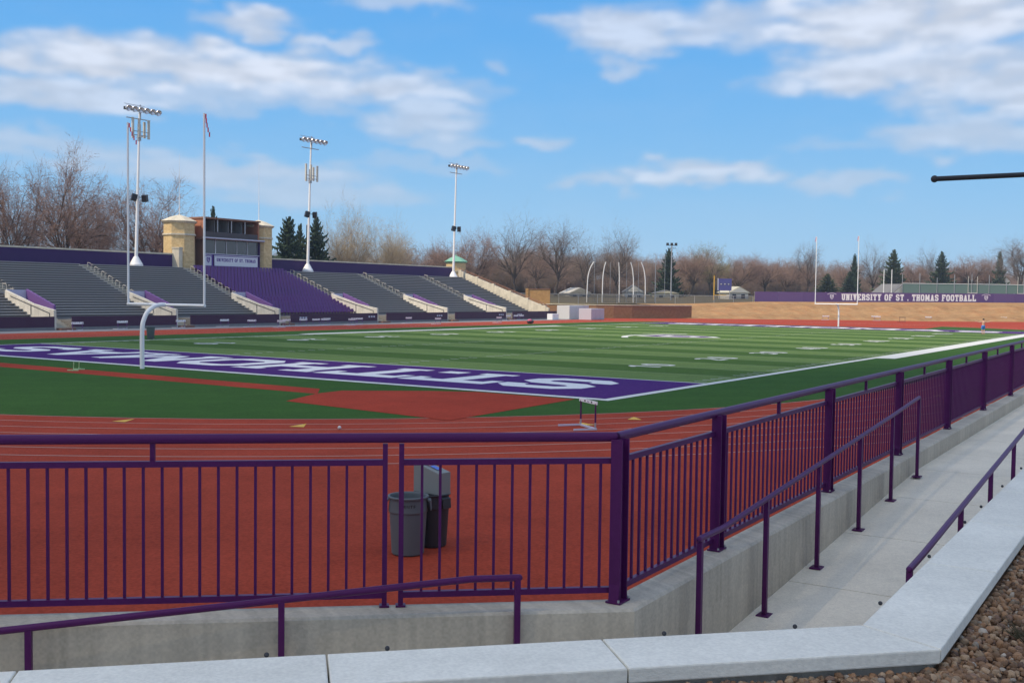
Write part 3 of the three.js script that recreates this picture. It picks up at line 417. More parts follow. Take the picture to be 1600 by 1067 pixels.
function makeHurdle(name, label, group, board = M.board, leg = M.purple, low = 0.71) { // bar along x, feet towards -z
  const t = thing(name, label, 'hurdle', [0, 0, 0], 0, group);
  mesh('base', [flat(V(-0.55, 0.03, 0), V(0.55, 0.03, 0), 0.05, 0.05), flat(V(-0.55, 0.03, 0.02), V(-0.55, 0.03, -0.68), 0.045, 0.05), flat(V(0.55, 0.03, 0.02), V(0.55, 0.03, -0.68), 0.045, 0.05)], M.sign, t);
  for (const s of [-1, 1]) { mesh('post', bar(V(s * 0.5, 0.03, 0), V(s * 0.5, 0.74, 0), 0.027, 0.025, 8), leg, t); mesh('sleeve', bar(V(s * 0.5, 0.03, 0), V(s * 0.5, 0.2, 0), 0.027, 0.027, 8), M.galv, t); }
  const bd = mesh('top_board', slab([[-0.6, -0.012], [0.6, -0.012], [0.6, 0.012], [-0.6, 0.012]], low, 0.8, 0.004), board, t);
  if (board === M.board) { mesh('print', box(0.09, 0.05, 0.0265, -0.25, 0.756, 0), M.dark, bd); mesh('print', box(0.09, 0.05, 0.0265, 0.2, 0.756, 0), M.dark, bd); mesh('print', box(0.14, 0.02, 0.0265, -0.02, 0.75, 0), M.purpleSeat, bd); }
  return t;
}
{
  const h = makeHurdle('hurdle', 'white-topped hurdle standing alone on the near bend of the track', 'hurdles round the track');
  h.position.set(-7.85, 0.012, 3.72); h.rotation.y = Math.atan2(-0.81, -0.59) + Math.PI; 
  const h2 = makeHurdle('hurdle', 'white-topped hurdle nearest the near goal post on the paved strip', 'hurdles round the track', M.board, M.purpleSeat, 0.6); h2.position.set(24.8, 0.012, -67.4);
  const put = (x, z, turn, label, y = 0.012) => { const c = h2.clone(); c.name = numbered('hurdle'); c.position.set(x, y, z); c.rotation.y = turn; c.userData = { label, category: 'hurdle', group: 'hurdles round the track' }; scene.add(c); };
  const ORD = 'first second third fourth fifth sixth seventh eighth ninth tenth eleventh twelfth thirteenth fourteenth fifteenth'.split(' '); let oi = 0, li = 0;
  put(153.5, -39.2, -1.0, 'hurdle below the bank, nearest to the far goal post'); put(159.5, -31.9, -1.0, 'hurdle of the close pair below the bank'); put(163.5, -33.4, -1.0, 'rear hurdle of the close pair below the bank, tops level'); put(167.5, -25, -1.0, 'hurdle below the bank under the word football'); put(180, -14.5, -1.0, 'hurdle below the bank beyond the person');
  const low = h.clone(); low.name = numbered('hurdle'); low.position.set(153.6, 0.012, -26.2); low.rotation.y = -0.8; low.userData = { label: 'dark hurdle without white board on the far red apron', category: 'hurdle', group: 'hurdles round the track' }; low.traverse((o) => { if (o.isMesh) o.material = M.dark; }); scene.add(low);
  for (const x of [30.6, 37.5, 43.2]) put(x, -68.8, 0, `${ORD[oi++]} hurdle counted from the goal post along the grandstand's paved strip`);
  for (const [x, z] of [[44.6, -66.2], [49.4, -66], [52.4, -66.4], [54, -66], [55.6, -66.2], [57, -67.2], [60.4, -66], [61.6, -66.3], [70.5, -66], [95.3, -67.5], [97, -67.3], [98.6, -67.4]]) put(x, z, 0, `${ORD[oi++]} hurdle counted from the goal post along the grandstand's paved strip`);
  for (const [x, z] of [[46.3, -63.6], [58.4, -64.6], [71, -61.8], [84, -61.5]]) put(x, z, 0, `${ORD[li++]} hurdle counted from the goal post out on the far red lanes`);
}
{ // two-pronged pale green stakes by the runway; bag on the far lane
  const t = thing('marker_stand', 'small pale green two-pronged wire stand on the red runway', 'marker', [-4.1, 0.01, -25.6], 0.6), m = mat(0.42, 0.6, 0.3, 0.6);
  mesh('foot', [flat(V(-0.45, 0.03, 0), V(0.55, 0.03, 0), 0.06, 0.05), flat(V(-0.35, 0.03, -0.25), V(-0.35, 0.03, 0.25), 0.05, 0.05), flat(V(0.4, 0.03, -0.25), V(0.4, 0.03, 0.25), 0.05, 0.05)], m, t);
  for (const x of [-0.3, 0.35]) mesh('prong', [bar(V(x, 0, 0), V(x + 0.06, 0.4, 0), 0.02, 0.02, 6), bar(V(x, 0.2, 0), V(x - 0.12, 0.34, 0.05), 0.016, 0.016, 6)], m, t);
  const b = thing('sports_bag', 'dark holdall with pink cloth on the far lanes of the track', 'bag', [84.5, 0.01, -56.9], 0.2);
  const cap = new THREE.CapsuleGeometry(0.28, 1.0, 6, 14); cap.rotateZ(Math.PI / 2); cap.scale(1, 0.9, 1); cap.translate(0, 0.25, 0); mesh('body', cap, M.dark, b); mesh('strap', new THREE.TorusGeometry(0.25, 0.025, 6, 16, Math.PI).translate(0.05, 0.44, 0), M.black, b);
  const cl = new THREE.SphereGeometry(0.34, 14, 8); cl.scale(1.3, 0.55, 0.9); cl.translate(-0.35, 0.42, 0.05); mesh('cloth', cl, mat(0.62, 0.16, 0.26, 0.9), b);
  const f = thing('trash_can', 'lone dark grey trash can at the far sideline', 'trash can', [19.3, 0.02, -50.2]);
  mesh('body', new THREE.LatheGeometry([[0, 0], [0.26, 0], [0.32, 0.86], [0.36, 0.87], [0.36, 0.95], [0.3, 0.95], [0.24, 0.08], [0, 0.08]].map(([a, c]) => new THREE.Vector2(a, c)), 20), M.binGrey, f);
}
// ---------------------------------------------------------------- goal posts
function goalPost(label, x, dir) { // dir: +1 when the field lies towards +x of the post
  const t = thing('goal_post', label, 'goal post', [x, 0.012, CZ], dir > 0 ? 0 : Math.PI, 'goal posts');
  const pts = [V(-1.35, -0.1, 0), V(-1.35, 1.7, 0), V(-1.3, 2.2, 0), V(-1.08, 2.66, 0), V(-0.7, 2.95, 0), V(-0.3, 3.05, 0), V(0, 3.05, 0)], c = new THREE.CatmullRomCurve3(pts, false, 'catmullrom', 0.4);
  mesh('gooseneck', new THREE.TubeGeometry(c, 40, 0.105, 14), M.paint, t); mesh('crossbar', bar(V(0, 3.05, -2.87), V(0, 3.05, 2.87), 0.07, 0.07, 14), M.paint, t);
  for (const s of [-1, 1]) { const u = mesh('upright', bar(V(0, 3.0, s * 2.82), V(0, 12.1, s * 2.82), 0.055, 0.05, 12), M.paint, t), R = []; // wind ribbon
    for (let i = 0; i < 5; i++) { const k = i / 5, g = box(0.02, 0.22, 0.07, 0.02 + 0.05 * k * k * 5, 11.95 - i * 0.21, s * 2.82 + 0.09 + 0.2 * k * (dir > 0 && s < 0 ? 2 : 0.4)); R.push(g); if (dir < 0 && i > 1) break; }
    mesh('ribbon', R, M.red, u); }
}
goalPost('tall white goal post at the near end zone', 0, 1); goalPost('white goal post in front of the dry bank at the far end', 109.73, -1);

// ---------------------------------------------------------------- person on the sideline: one body surface
{
  const t = thing('person', 'shirtless person in blue shorts with arms spread on the far sideline', 'person', [93.56, 0.022, -3.2], 2.15);
  const H = 1.8, J = { head: [0, 1.66, 0.02], chin: [0, 1.56, 0.04], neck: [0, 1.47, 0], chest: [0, 1.3, 0], belly: [0, 1.08, 0.01], hip: [0, 0.93, 0] };
  const bones = [['head', 'chin', 0.098, 0.075], ['chin', 'neck', 0.062, 0.06], ['neck', 'chest', 0.075, 0.125], ['chest', 'belly', 0.135, 0.115], ['belly', 'hip', 0.115, 0.135]].map(([a, b, r1, r2]) => [J[a], J[b], r1, r2]);
  for (const s of [-1, 1]) {
    const sh = [s * 0.18, 1.41, 0], el = [s * 0.46, 1.38, 0.03], wr = [s * 0.72, 1.44, 0.06], pa = [s * 0.8, 1.45, 0.07], hp = [s * 0.1, 0.9, 0], kn = [s * 0.11, 0.5, 0.04], an = [s * 0.1, 0.09, -0.02];
    bones.push([[s * 0.04, 1.38, 0], sh, 0.09, 0.066], [sh, el, 0.064, 0.05], [el, wr, 0.05, 0.036], [wr, pa, 0.03, 0.036], [hp, kn, 0.09, 0.058], [kn, an, 0.057, 0.038], [an, [s * 0.11, 0.04, 0.15], 0.042, 0.034], [[s * 0.07, 1.3, 0.03], [s * 0.07, 1.1, 0.02], 0.08, 0.06]);
    for (let f = 0; f < 4; f++) bones.push([[s * 0.82, 1.46 - f * 0.018, 0.08], [s * (0.91 - 0.012 * Math.abs(f - 1.3)), 1.475 - f * 0.024, 0.1], 0.0095, 0.0085]);
    bones.push([[s * 0.78, 1.46, 0.09], [s * 0.84, 1.49, 0.14], 0.011, 0.009]);
  }
  bones.push([[0, 1.645, 0.11], [0, 1.62, 0.135], 0.014, 0.016], [[-0.098, 1.645, 0.01], [-0.1, 1.625, 0.01], 0.018, 0.014], [[0.098, 1.645, 0.01], [0.1, 1.625, 0.01], 0.018, 0.014]);
  const cap = (p, [a, b, r1, r2]) => { const ba = [0, 1, 2].map((k) => b[k] - a[k]), pa = [0, 1, 2].map((k) => p[k] - a[k]), h = clamp((pa[0] * ba[0] + pa[1] * ba[1] + pa[2] * ba[2]) / (ba[0] ** 2 + ba[1] ** 2 + ba[2] ** 2)); return Math.hypot(pa[0] - ba[0] * h, pa[1] - ba[1] * h, pa[2] - ba[2] * h) - lerp(r1, r2, h); };
  const smin = (a, b, k) => { const h = Math.max(k - Math.abs(a - b), 0) / k; return Math.min(a, b) - h * h * k * 0.25; };
  const sdf = (p, list, k) => list.reduce((d, b) => smin(d, cap(p, b), Math.min(k, b[2] * 0.7)), 9);
  const solid = (fn, centre, half, n) => { const mc = new MarchingCubes(n, new THREE.MeshBasicMaterial(), false, false, 120000); mc.isolation = 0; const at = (i) => (i - n / 2) / (n / 2) * half; for (let k = 0; k < n; k++) for (let j = 0; j < n; j++) for (let i = 0; i < n; i++) mc.field[i + j * n + k * n * n] = -fn([centre[0] + at(i), centre[1] + at(j), centre[2] + at(k)]); mc.update(); const g = new THREE.BufferGeometry(), c = mc.count, pp = Array.from(mc.positionArray.slice(0, c * 3)); for (let i = 0; i < pp.length; i++) pp[i] = pp[i] * half + centre[i % 3]; g.setAttribute('position', new THREE.Float32BufferAttribute(pp, 3)); g.computeVertexNormals(); return g; };
  mesh('body', solid((p) => sdf(p, bones, 0.06), [0, 0.9, 0], 1.0, 110), M.skin, t);
  const hips = bones.filter((b) => b[0][1] <= 1.1 && b[0][1] > 0.8 && b[1][1] >= 0.49).map(([a, b, r1, r2]) => [a, b, r1 + 0.025, r2 + 0.03]);
  mesh('shorts', solid((p) => Math.max(sdf(p, hips, 0.07), p[1] - 1.02, 0.58 - p[1]), [0, 0.8, 0], 0.4, 50), M.blue, t);
  const hr = new THREE.SphereGeometry(0.107, 18, 12, 0, Math.PI * 2, 0, Math.PI * 0.52); hr.scale(1, 1.08, 1.06); hr.rotateX(-0.45); hr.translate(0, 1.665, 0.005); mesh('hair', hr, M.hair, t);
  for (const s of [-1, 1]) { mesh('eye', ball(0.011, s * 0.034, 1.665, 0.108, 8), M.black, t); const sg = new THREE.SphereGeometry(0.06, 14, 8); sg.scale(0.85, 0.75, 2.1); sg.translate(s * 0.11, 0.045, 0.05); mesh('shoe', sg, M.dark, t); }
  mesh('mouth', box(0.045, 0.008, 0.01, 0, 1.585, 0.112), M.brown, t);
}

// ---------------------------------------------------------------- grandstand
const VX = [-4, 10.4, 24.3, 38.0, 52.3, 69.2, 83.9, 98.4], XE = 110.8, ROWS = 23, TZ = 0.617, TY = 0.247, Z0 = -73.4, Y0 = 0.95;
{
  const st = thing('grandstand', 'long grey bleacher grandstand with a purple seat block along the far side', 'grandstand');
  const prof = [[-70.05, -0.05], [-70.05, 0.9], [Z0, 0.9]]; for (let i = 0; i < ROWS; i++) prof.push([Z0 - i * TZ, Y0 + i * TY], [Z0 - (i + 1) * TZ, Y0 + i * TY]);
  prof.push([-88.4, Y0 + (ROWS - 1) * TY], [-88.4, -0.05]);
  // the deck is cut where the stair openings run
  const lowProf = prof.filter(([z]) => z < -77.6 || z === -88.4), cutAt = [[-77.7, -0.05], ...lowProf.slice(0)], spans = []; let x = -14;
  for (const v of VX) { spans.push([x, v]); x = v + 2.2; } spans.push([x, XE]);
  for (const [a, b] of spans) mesh('seating_deck', prismX(prof, a, b), M.deck, st);
  for (const v of VX) mesh('seating_deck', prismX(cutAt, v, v + 2.2), M.deck, st);
  const seatRow = (x0, x1, z, y) => [bx(x0, x1, y + 0.37, y + 0.44, z - 0.13, z + 0.15), bx(x0, x1, y + 0.015, y + 0.05, z + 0.2, z + 0.38)], riserOf = (x0, x1, z, y) => bx(x0, x1, y - 0.004, y + 0.37, z - 0.05, z - 0.02); // plank and foot board; riser
  const chairG = [bx(-0.22, 0.22, 0.4, 0.44, -0.2, 0.2), box(0.44, 0.34, 0.03, 0, 0.61, -0.21, 0, 0, -0.15), bx(-0.03, 0.03, 0, 0.4, -0.12, -0.06)];
  const chair = join(chairG);
  for (let i = 0; i < ROWS - 1; i++) {
    const z = Z0 - i * TZ - TZ * 0.55, y = Y0 + i * TY, low = z > -77.9;
    for (let k = 0; k <= VX.length; k++) {
      const a = k ? VX[k - 1] + (low ? 2.3 : 2.0) : -13.8, b = k < VX.length ? VX[k] - (low ? 0.12 : -0.35) : XE - 0.5;
      if (k === 5) { const n = Math.floor((b - a) / 0.53), cs = []; for (let q = 0; q < n; q++) { const g = chair.clone(); g.translate(a + 0.27 + q * ((b - a - 0.5) / (n - 1)), y, z); cs.push(g); } setup(mesh('chair_row', cs, M.purpleSeat, st), 'row of purple tip-up chairs'); }
      else mesh('riser', riserOf(a, b, z, y), M.riser, mesh('bench_row', seatRow(a, b, z, y), M.seat, st));
    }
  }
  VX.forEach((v) => { // aisles above each stair opening: pale half steps and hoop rails
    const steps = []; for (let i = 7; i < ROWS; i++) { const z = Z0 - i * TZ, y = Y0 + i * TY; steps.push(bx(v + 0.5, v + 1.85, y - 0.005, y + 0.125, z + 0.28 - TZ, z - 0.02)); }
    mesh('aisle_steps', steps, M.stairs, st);
    for (let i = 8; i < ROWS - 1; i += 2) { const z = Z0 - i * TZ - 0.3, y = Y0 + i * TY; mesh('aisle_rail', [bar(V(v + 1.17, y, z + 0.3), V(v + 1.17, y + 0.72, z + 0.3), 0.02, 0.02, 6), bar(V(v + 1.17, y + 0.72, z + 0.3), V(v + 1.17, y + 0.86, z - 0.35), 0.02, 0.02, 6), bar(V(v + 1.17, y + 0.86, z - 0.35), V(v + 1.17, y + 0.2, z - 0.35), 0.02, 0.02, 6)], M.cream, st); }
    const o = mesh('stair_opening', prismX([[-77.75, 0], [-77.75, 3.6], [-75.4, 2.98], [-73.3, 2.38], [-70.0, 1.84], [-70.0, 0]], v - 0.1, v + 0.12, 0.02), M.cream, st);
    mesh('side_wall', prismX([[-77.75, 1.0], [-77.75, 3.72], [-73.3, 2.22], [-73.3, 1.0]], v + 2.06, v + 2.26, 0.02), M.purplePaint, o);
    mesh('head_wall', bx(v + 0.12, v + 2.06, 0, 3.66, -77.95, -77.72), M.lavender, o);
    const s = []; for (let i = 0; i < 9; i++) s.push(bx(v + 0.14, v + 2.04, -0.02, 0.17 + i * 0.17, -70.4 - i * 0.45, -77.7)); mesh('stair', s, M.stairs, o);
    mesh('threshold', bx(v + 0.1, v + 1.6, 0, 0.2, -69.95, -69.2), M.brown, o);
    mesh('wall_rail', [bar(V(v - 0.16, 1.55, -70.6), V(v - 0.16, 3.05, -76.8), 0.03, 0.03, 6), bar(V(v - 0.16, 0.9, -70.6), V(v - 0.16, 1.55, -70.6), 0.03, 0.03, 6), bar(V(v - 0.16, 1.4, -73.5), V(v - 0.16, 2.25, -73.5), 0.03, 0.03, 6)], M.dark, o);
  });
  let b0 = -14; for (const v of VX) { mesh('front_board', bx(b0, v - 0.1, 0.28, 1.25, -70.02, -69.93), M.purpleDark, st); mesh('base_wall', bx(b0, v - 0.1, 0, 0.26, -70.03, -69.9), M.asphalt, st); b0 = v + 1.7; }
  mesh('front_board', bx(b0, 116.4, 0.18, 1.25, -70.02, -69.93), M.purpleDark, st); mesh('base_wall', bx(b0, 116.4, 0, 0.16, -70.03, -69.9), M.asphalt, st);
  for (const v of [56, 68, 82, 97, 102, 113.5]) for (let i = 0; i < 3; i++) mesh('board_print', bx(v - 0.6 + i * 0.45, v - 0.3 + i * 0.45, 0.72, 0.9, -69.93, -69.922), M.sign, st);
  // back wall in two lengths, either side of the press box
  for (const [a, b] of [[-14, 52.6], [68.6, 110.2]]) { mesh('back_wall', bx(a, b, 2, 8.12, -88.9, -88.55), M.purpleWall, st); mesh('wall_cap', bx(a, b, 8.12, 8.3, -89.0, -88.45), M.capstone, st); }
  // stepped stone end wall with piers and rail
  const top = []; for (let i = 0; i <= 10; i++) { const z = lerp(-70.2, -88, i / 10); top.push([z, lerp(1.7, 7.75, i / 10)]); }
  mesh('end_wall', prismX([[-70.2, 0], ...top, [-88, 0]], XE, XE + 0.35, 0.02), M.capstone, st);
  for (let i = 0; i < 6; i++) { const z = lerp(-71, -87.6, i / 5), y = lerp(1.95, 7.6, i / 5); mesh('end_pier', bx(XE - 0.06, XE + 0.42, 0, y + 0.22, z - 0.25, z + 0.25), M.capstone, st); }
  mesh('end_rail', [bar(V(XE + 0.15, 2.1, -70.2), V(XE + 0.15, 8.15, -88), 0.05, 0.05, 8), bar(V(XE + 0.15, 1.9, -70.2), V(XE + 0.15, 7.95, -88), 0.035, 0.035, 8)], M.rust, st);
}
function octTower(label, x, z, r, y0, y1, roof) {
  const t = thing('stone_tower', label, 'tower', [x, 0, z], Math.PI / 8, 'octagonal stone towers');
  const cyl = (a, b, h0, h1) => { const g = new THREE.CylinderGeometry(b, a, h1 - h0, 8, 1).toNonIndexed(); g.computeVertexNormals(); const uv = g.attributes.uv; for (let i = 0; i < uv.count; i++) uv.setXY(i, uv.getX(i) * 6.2 * r, uv.getY(i) * (h1 - h0)); g.translate(0, (h0 + h1) / 2, 0); return g; };
  mesh('shaft', cyl(r, r * 0.98, y0, y1), M.stone, t); mesh('band', cyl(r * 1.05, r * 1.05, y1 - 1.5, y1 - 1.3), M.capstone, t); mesh('cornice', cyl(r * 1.02, r * 1.16, y1, y1 + 0.25), roof === M.copper ? M.copper : M.capstone, t);
  const rf = mesh('roof', roof === M.copper ? [cyl(r * 1.2, r * 0.98, y1 + 0.25, y1 + 0.45), cyl(r * 0.98, r * 0.62, y1 + 0.45, y1 + 0.85), cyl(r * 0.62, r * 0.12, y1 + 0.85, y1 + 1.2)] : [cyl(r * 1.16, r * 0.6, y1 + 0.25, y1 + 0.75), cyl(r * 0.6, r * 0.12, y1 + 0.75, y1 + 1.05)], roof, t);
  if (roof === M.copper) mesh('finial', [ball(0.16, 0, y1 + 1.25, 0), bar(V(0, y1 + 1.1, 0), V(0, y1 + 1.6, 0), 0.05, 0.02)], roof, rf); else mesh('mast', [bar(V(0, y1 + 1, 0), V(0, y1 + 3.4, 0), 0.06, 0.05, 6), bar(V(0, y1 + 3.4, 0), V(0, y1 + 8.6, 0), 0.03, 0.012, 6)], M.paint, rf);
  return t;
}
{
  const a = octTower('pale stone octagonal tower left of the press box', 54.75, -90, 2.0, 0, 12.1, M.capstone); mesh('buttress', [box(0.9, 6.9, 0.9, -2.2, 5.4, 0.9), box(1.0, 0.2, 1.0, -2.2, 8.95, 0.9)], M.capstone, a);
  octTower('shaded stone octagonal tower right of the press box', 68.0, -90, 1.9, 0, 12.3, M.capstone);
  octTower('stone tower with a green copper dome at the end of the stand', 112.8, -90, 1.75, 0, 9.0, M.copper);
  const p = thing('press_box', 'two-storey press box with a sign panel between the stone towers', 'press box', [0, 0, 0]);
  const X0 = 57.2, X1 = 66.4, ZF = -88.3, ZB = -92.4;
  mesh('lower_wall', [bx(X0, X1, 2, 8.45, ZB, ZF - 0.1), bx(X0, X1, 8.45, 10.25, ZB, ZB + 0.2), bx(X0, X0 + 0.15, 8.45, 10.25, ZB, ZF - 0.3), bx(X1 - 0.15, X1, 8.45, 10.25, ZB, ZF - 0.3)], M.brown, p);
  mesh('deck_slab', bx(X0 - 0.7, X1 + 0.5, 10.25, 10.5, ZB - 0.2, ZF + 0.55), M.brown, p); mesh('deck_edge', bx(X0 - 0.7, X1 + 0.5, 10.36, 10.52, ZF + 0.56, ZF + 0.62), M.sign, p);
  const up = mesh('upper_cabin', [bx(X0, X0 + 0.18, 10.5, 13.0, ZB, ZF), bx(X1 - 0.18, X1, 10.5, 12.9, ZB, ZF), bx(X0 + 0.18, X1 - 0.18, 10.5, 12.85, ZB, ZB + 0.15)], mat(0.42, 0.17, 0.095, 0.85), p);
  mesh('cabin_roof', bx(X0 - 0.15, X1 + 0.15, 12.86, 13.06, ZB - 0.1, ZF + 0.2), M.rust, p); mesh('cabin_parapet', bx(X0 + 0.18, X1 - 0.18, 10.5, 11.25, ZF - 0.12, ZF - 0.04), mat(0.09, 0.08, 0.085, 0.8), up);
  for (let i = 1; i < 4; i++) mesh('cabin_post', bx(X0 + i * 2.3 - 0.07, X0 + i * 2.3 + 0.07, 10.5, 12.86, ZF - 0.26, ZF - 0.12), M.galv, up);
  for (let i = 0; i < 3; i++) mesh('cabin_divider', bx(X0 + 2.3 * (i + 1) - 0.04, X0 + 2.3 * (i + 1) + 0.04, 10.5, 12.8, ZB + 0.2, ZF - 0.7), mat(0.3, 0.31, 0.32, 0.8), up);
  for (let i = 0; i < 5; i++) { const a0 = X0 + 0.2 + i * 1.77; const w = mesh('window', bx(a0 + 0.06, a0 + 1.71, 8.5, 10.2, ZF - 0.24, ZF - 0.2), M.glass, p); mesh('frame', [bx(a0, a0 + 0.06, 8.46, 10.24, ZF - 0.28, ZF - 0.14), bx(a0 + 1.71, a0 + 1.77, 8.46, 10.24, ZF - 0.28, ZF - 0.14)], i ? M.galv : M.paint, w); }
  mesh('end_post', bx(X1 - 0.02, X1 + 0.2, 6.8, 10.25, ZF - 0.4, ZF + 0.02), M.purpleWall, p);
  const print = printed(1024, 208, (c, w, h) => { c.fillStyle = css(0.09, 0.035, 0.26); c.fillRect(0, 0, w, h); c.fillStyle = css(0.8, 0.8, 0.84); c.fillRect(14, 14, w - 28, h - 28); c.fillStyle = css(0.09, 0.035, 0.26); c.fillRect(26, 26, w - 52, 8); c.strokeStyle = c.fillStyle; lettering(c, 'UNIVERSITY OF ST. THOMAS', 62, 62, w - 124, 56, 0.12); }, 0.7);
  const sg = mesh('sign_panel', bx(X0 + 1.55, X1 - 0.1, 6.85, 8.4, ZF - 0.08, ZF - 0.01), M.purpleWall, p), pg = new THREE.PlaneGeometry(X1 - X0 - 1.67, 1.53); pg.translate((X0 + 1.55 + X1 - 0.1) / 2, 7.625, ZF - 0.004); mesh('sign_print', pg, print, sg);
  const lp = mesh('emblem_panel', bx(X0 - 0.1, X0 + 1.45, 6.85, 8.4, ZF - 0.08, ZF - 0.01), M.purpleWall, p), lg = new THREE.PlaneGeometry(1.5, 1.5); lg.translate(X0 + 0.675, 7.625, ZF - 0.004);
  mesh('emblem_print', lg, printed(256, 256, (c, w, h) => { c.fillStyle = css(0.09, 0.035, 0.26); c.fillRect(0, 0, w, h); c.fillStyle = css(0.66, 0.66, 0.72); c.fillRect(40, 14, w - 80, h - 28); crest(c, w / 2, 60, 130, css(0.09, 0.035, 0.26), css(0.66, 0.66, 0.72)); }, 0.7), lp);
  mesh('sign_lintel', bx(X0 - 0.1, X1 + 0.1, 8.4, 8.5, ZF - 0.1, ZF + 0.06), M.sign, p);
}
// ---------------------------------------------------------------- floodlight poles
function floodlight(label, x, y0, ant) {
  const t = thing('floodlight_pole', label, 'light pole', [x, 0, -87.6], 0, 'white floodlight poles in the stand'), top = 24.6;
  mesh('base_cone', [new THREE.CylinderGeometry(0.26, 0.8, 0.95, 8).toNonIndexed().translate(0, y0 + 0.45, 0), new THREE.CylinderGeometry(0.8, 0.8, y0, 8).toNonIndexed().translate(0, y0 / 2 - 0.05, 0)], M.paint, t);
  mesh('pole', [bar(V(0, y0 + 0.5, 0), V(0.25, 15, 0), 0.2, 0.16, 12), bar(V(0.25, 15, 0), V(0.55, top, 0), 0.16, 0.11, 12)], M.paint, t);
  const hx = 0.55, head = mesh('head_frame', [flat(V(hx - 2.1, top, 0.25), V(hx + 2.1, top, 0.25), 0.12, 0.12), flat(V(hx - 2.0, top - 0.95, 0.2), V(hx + 1.3, top - 0.95, 0.2), 0.1, 0.1), flat(V(hx, top - 1, 0.12), V(hx, top + 0.75, 0.12), 0.12, 0.12), flat(V(hx - 2.2, top + 0.62, 0.1), V(hx + 0.6, top + 0.62, 0.1), 0.05, 0.05)], M.galv, t);
  for (let i = 0; i < 6; i++) { const lx = hx - 2.05 + i * 0.83, p = [[0.001, -0.3], [0.16, -0.28], [0.3, -0.12], [0.37, 0.1], [0.38, 0.2], [0.35, 0.2], [0.33, 0.1], [0.001, -0.22]].map(([a, b]) => new THREE.Vector2(a, b)), g = new THREE.LatheGeometry(p, 16); g.rotateX(Math.PI / 2 + 0.55); g.translate(lx, top + 0.12, 0.62); const l = mesh('lamp', g, M.reflector, head); mesh('ballast', box(0.3, 0.34, 0.3, lx, top + 0.1, 0.12), M.dark, l); }
  for (const s of [-1, 1]) mesh('loudspeaker', [box(0.6, 0.8, 0.55, s * 0.75 + 0.2, 14.5, 0.4, s * 0.5, s * 0.25), flat(V(0.2, 14.6, 0), V(s * 0.8 + 0.2, 14.6, 0.3), 0.08, 0.08)], M.black, t);
  if (ant) { const px = lerp(0.25, 0.55, (ant - 15) / 9.6); mesh('antenna_ring', [flat(V(px - 1.1, ant, 0.3), V(px + 1.1, ant, 0.3), 0.08, 0.08), flat(V(px - 1.0, ant - 0.4, 0), V(px + 1.0, ant - 0.4, 0.2), 0.08, 0.08), flat(V(px, ant - 0.6, -0.5), V(px, ant - 0.6, 0.7), 0.1, 0.1), bar(V(px, ant - 1, 0), V(px, ant + 0.9, 0), 0.24, 0.2, 10)], M.galv, t); for (const [dx, dz, h] of [[-1.1, 0.3, 2.4], [-0.5, 0.65, 2.2], [1.1, 0.3, 2.2], [0.95, -0.3, 1.9]]) mesh('antenna_panel', [box(0.28, h, 0.14, px + dx, ant + 0.35, dz)], M.cream, t); }
}
floodlight('white floodlight pole behind the near goal post', 46.5, 6.75, 22.2); floodlight('white floodlight pole in front of the dark spruces', 74.85, 6.75, 19.9); floodlight('white floodlight pole beside the copper-domed tower', 108.85, 6.55, 0);

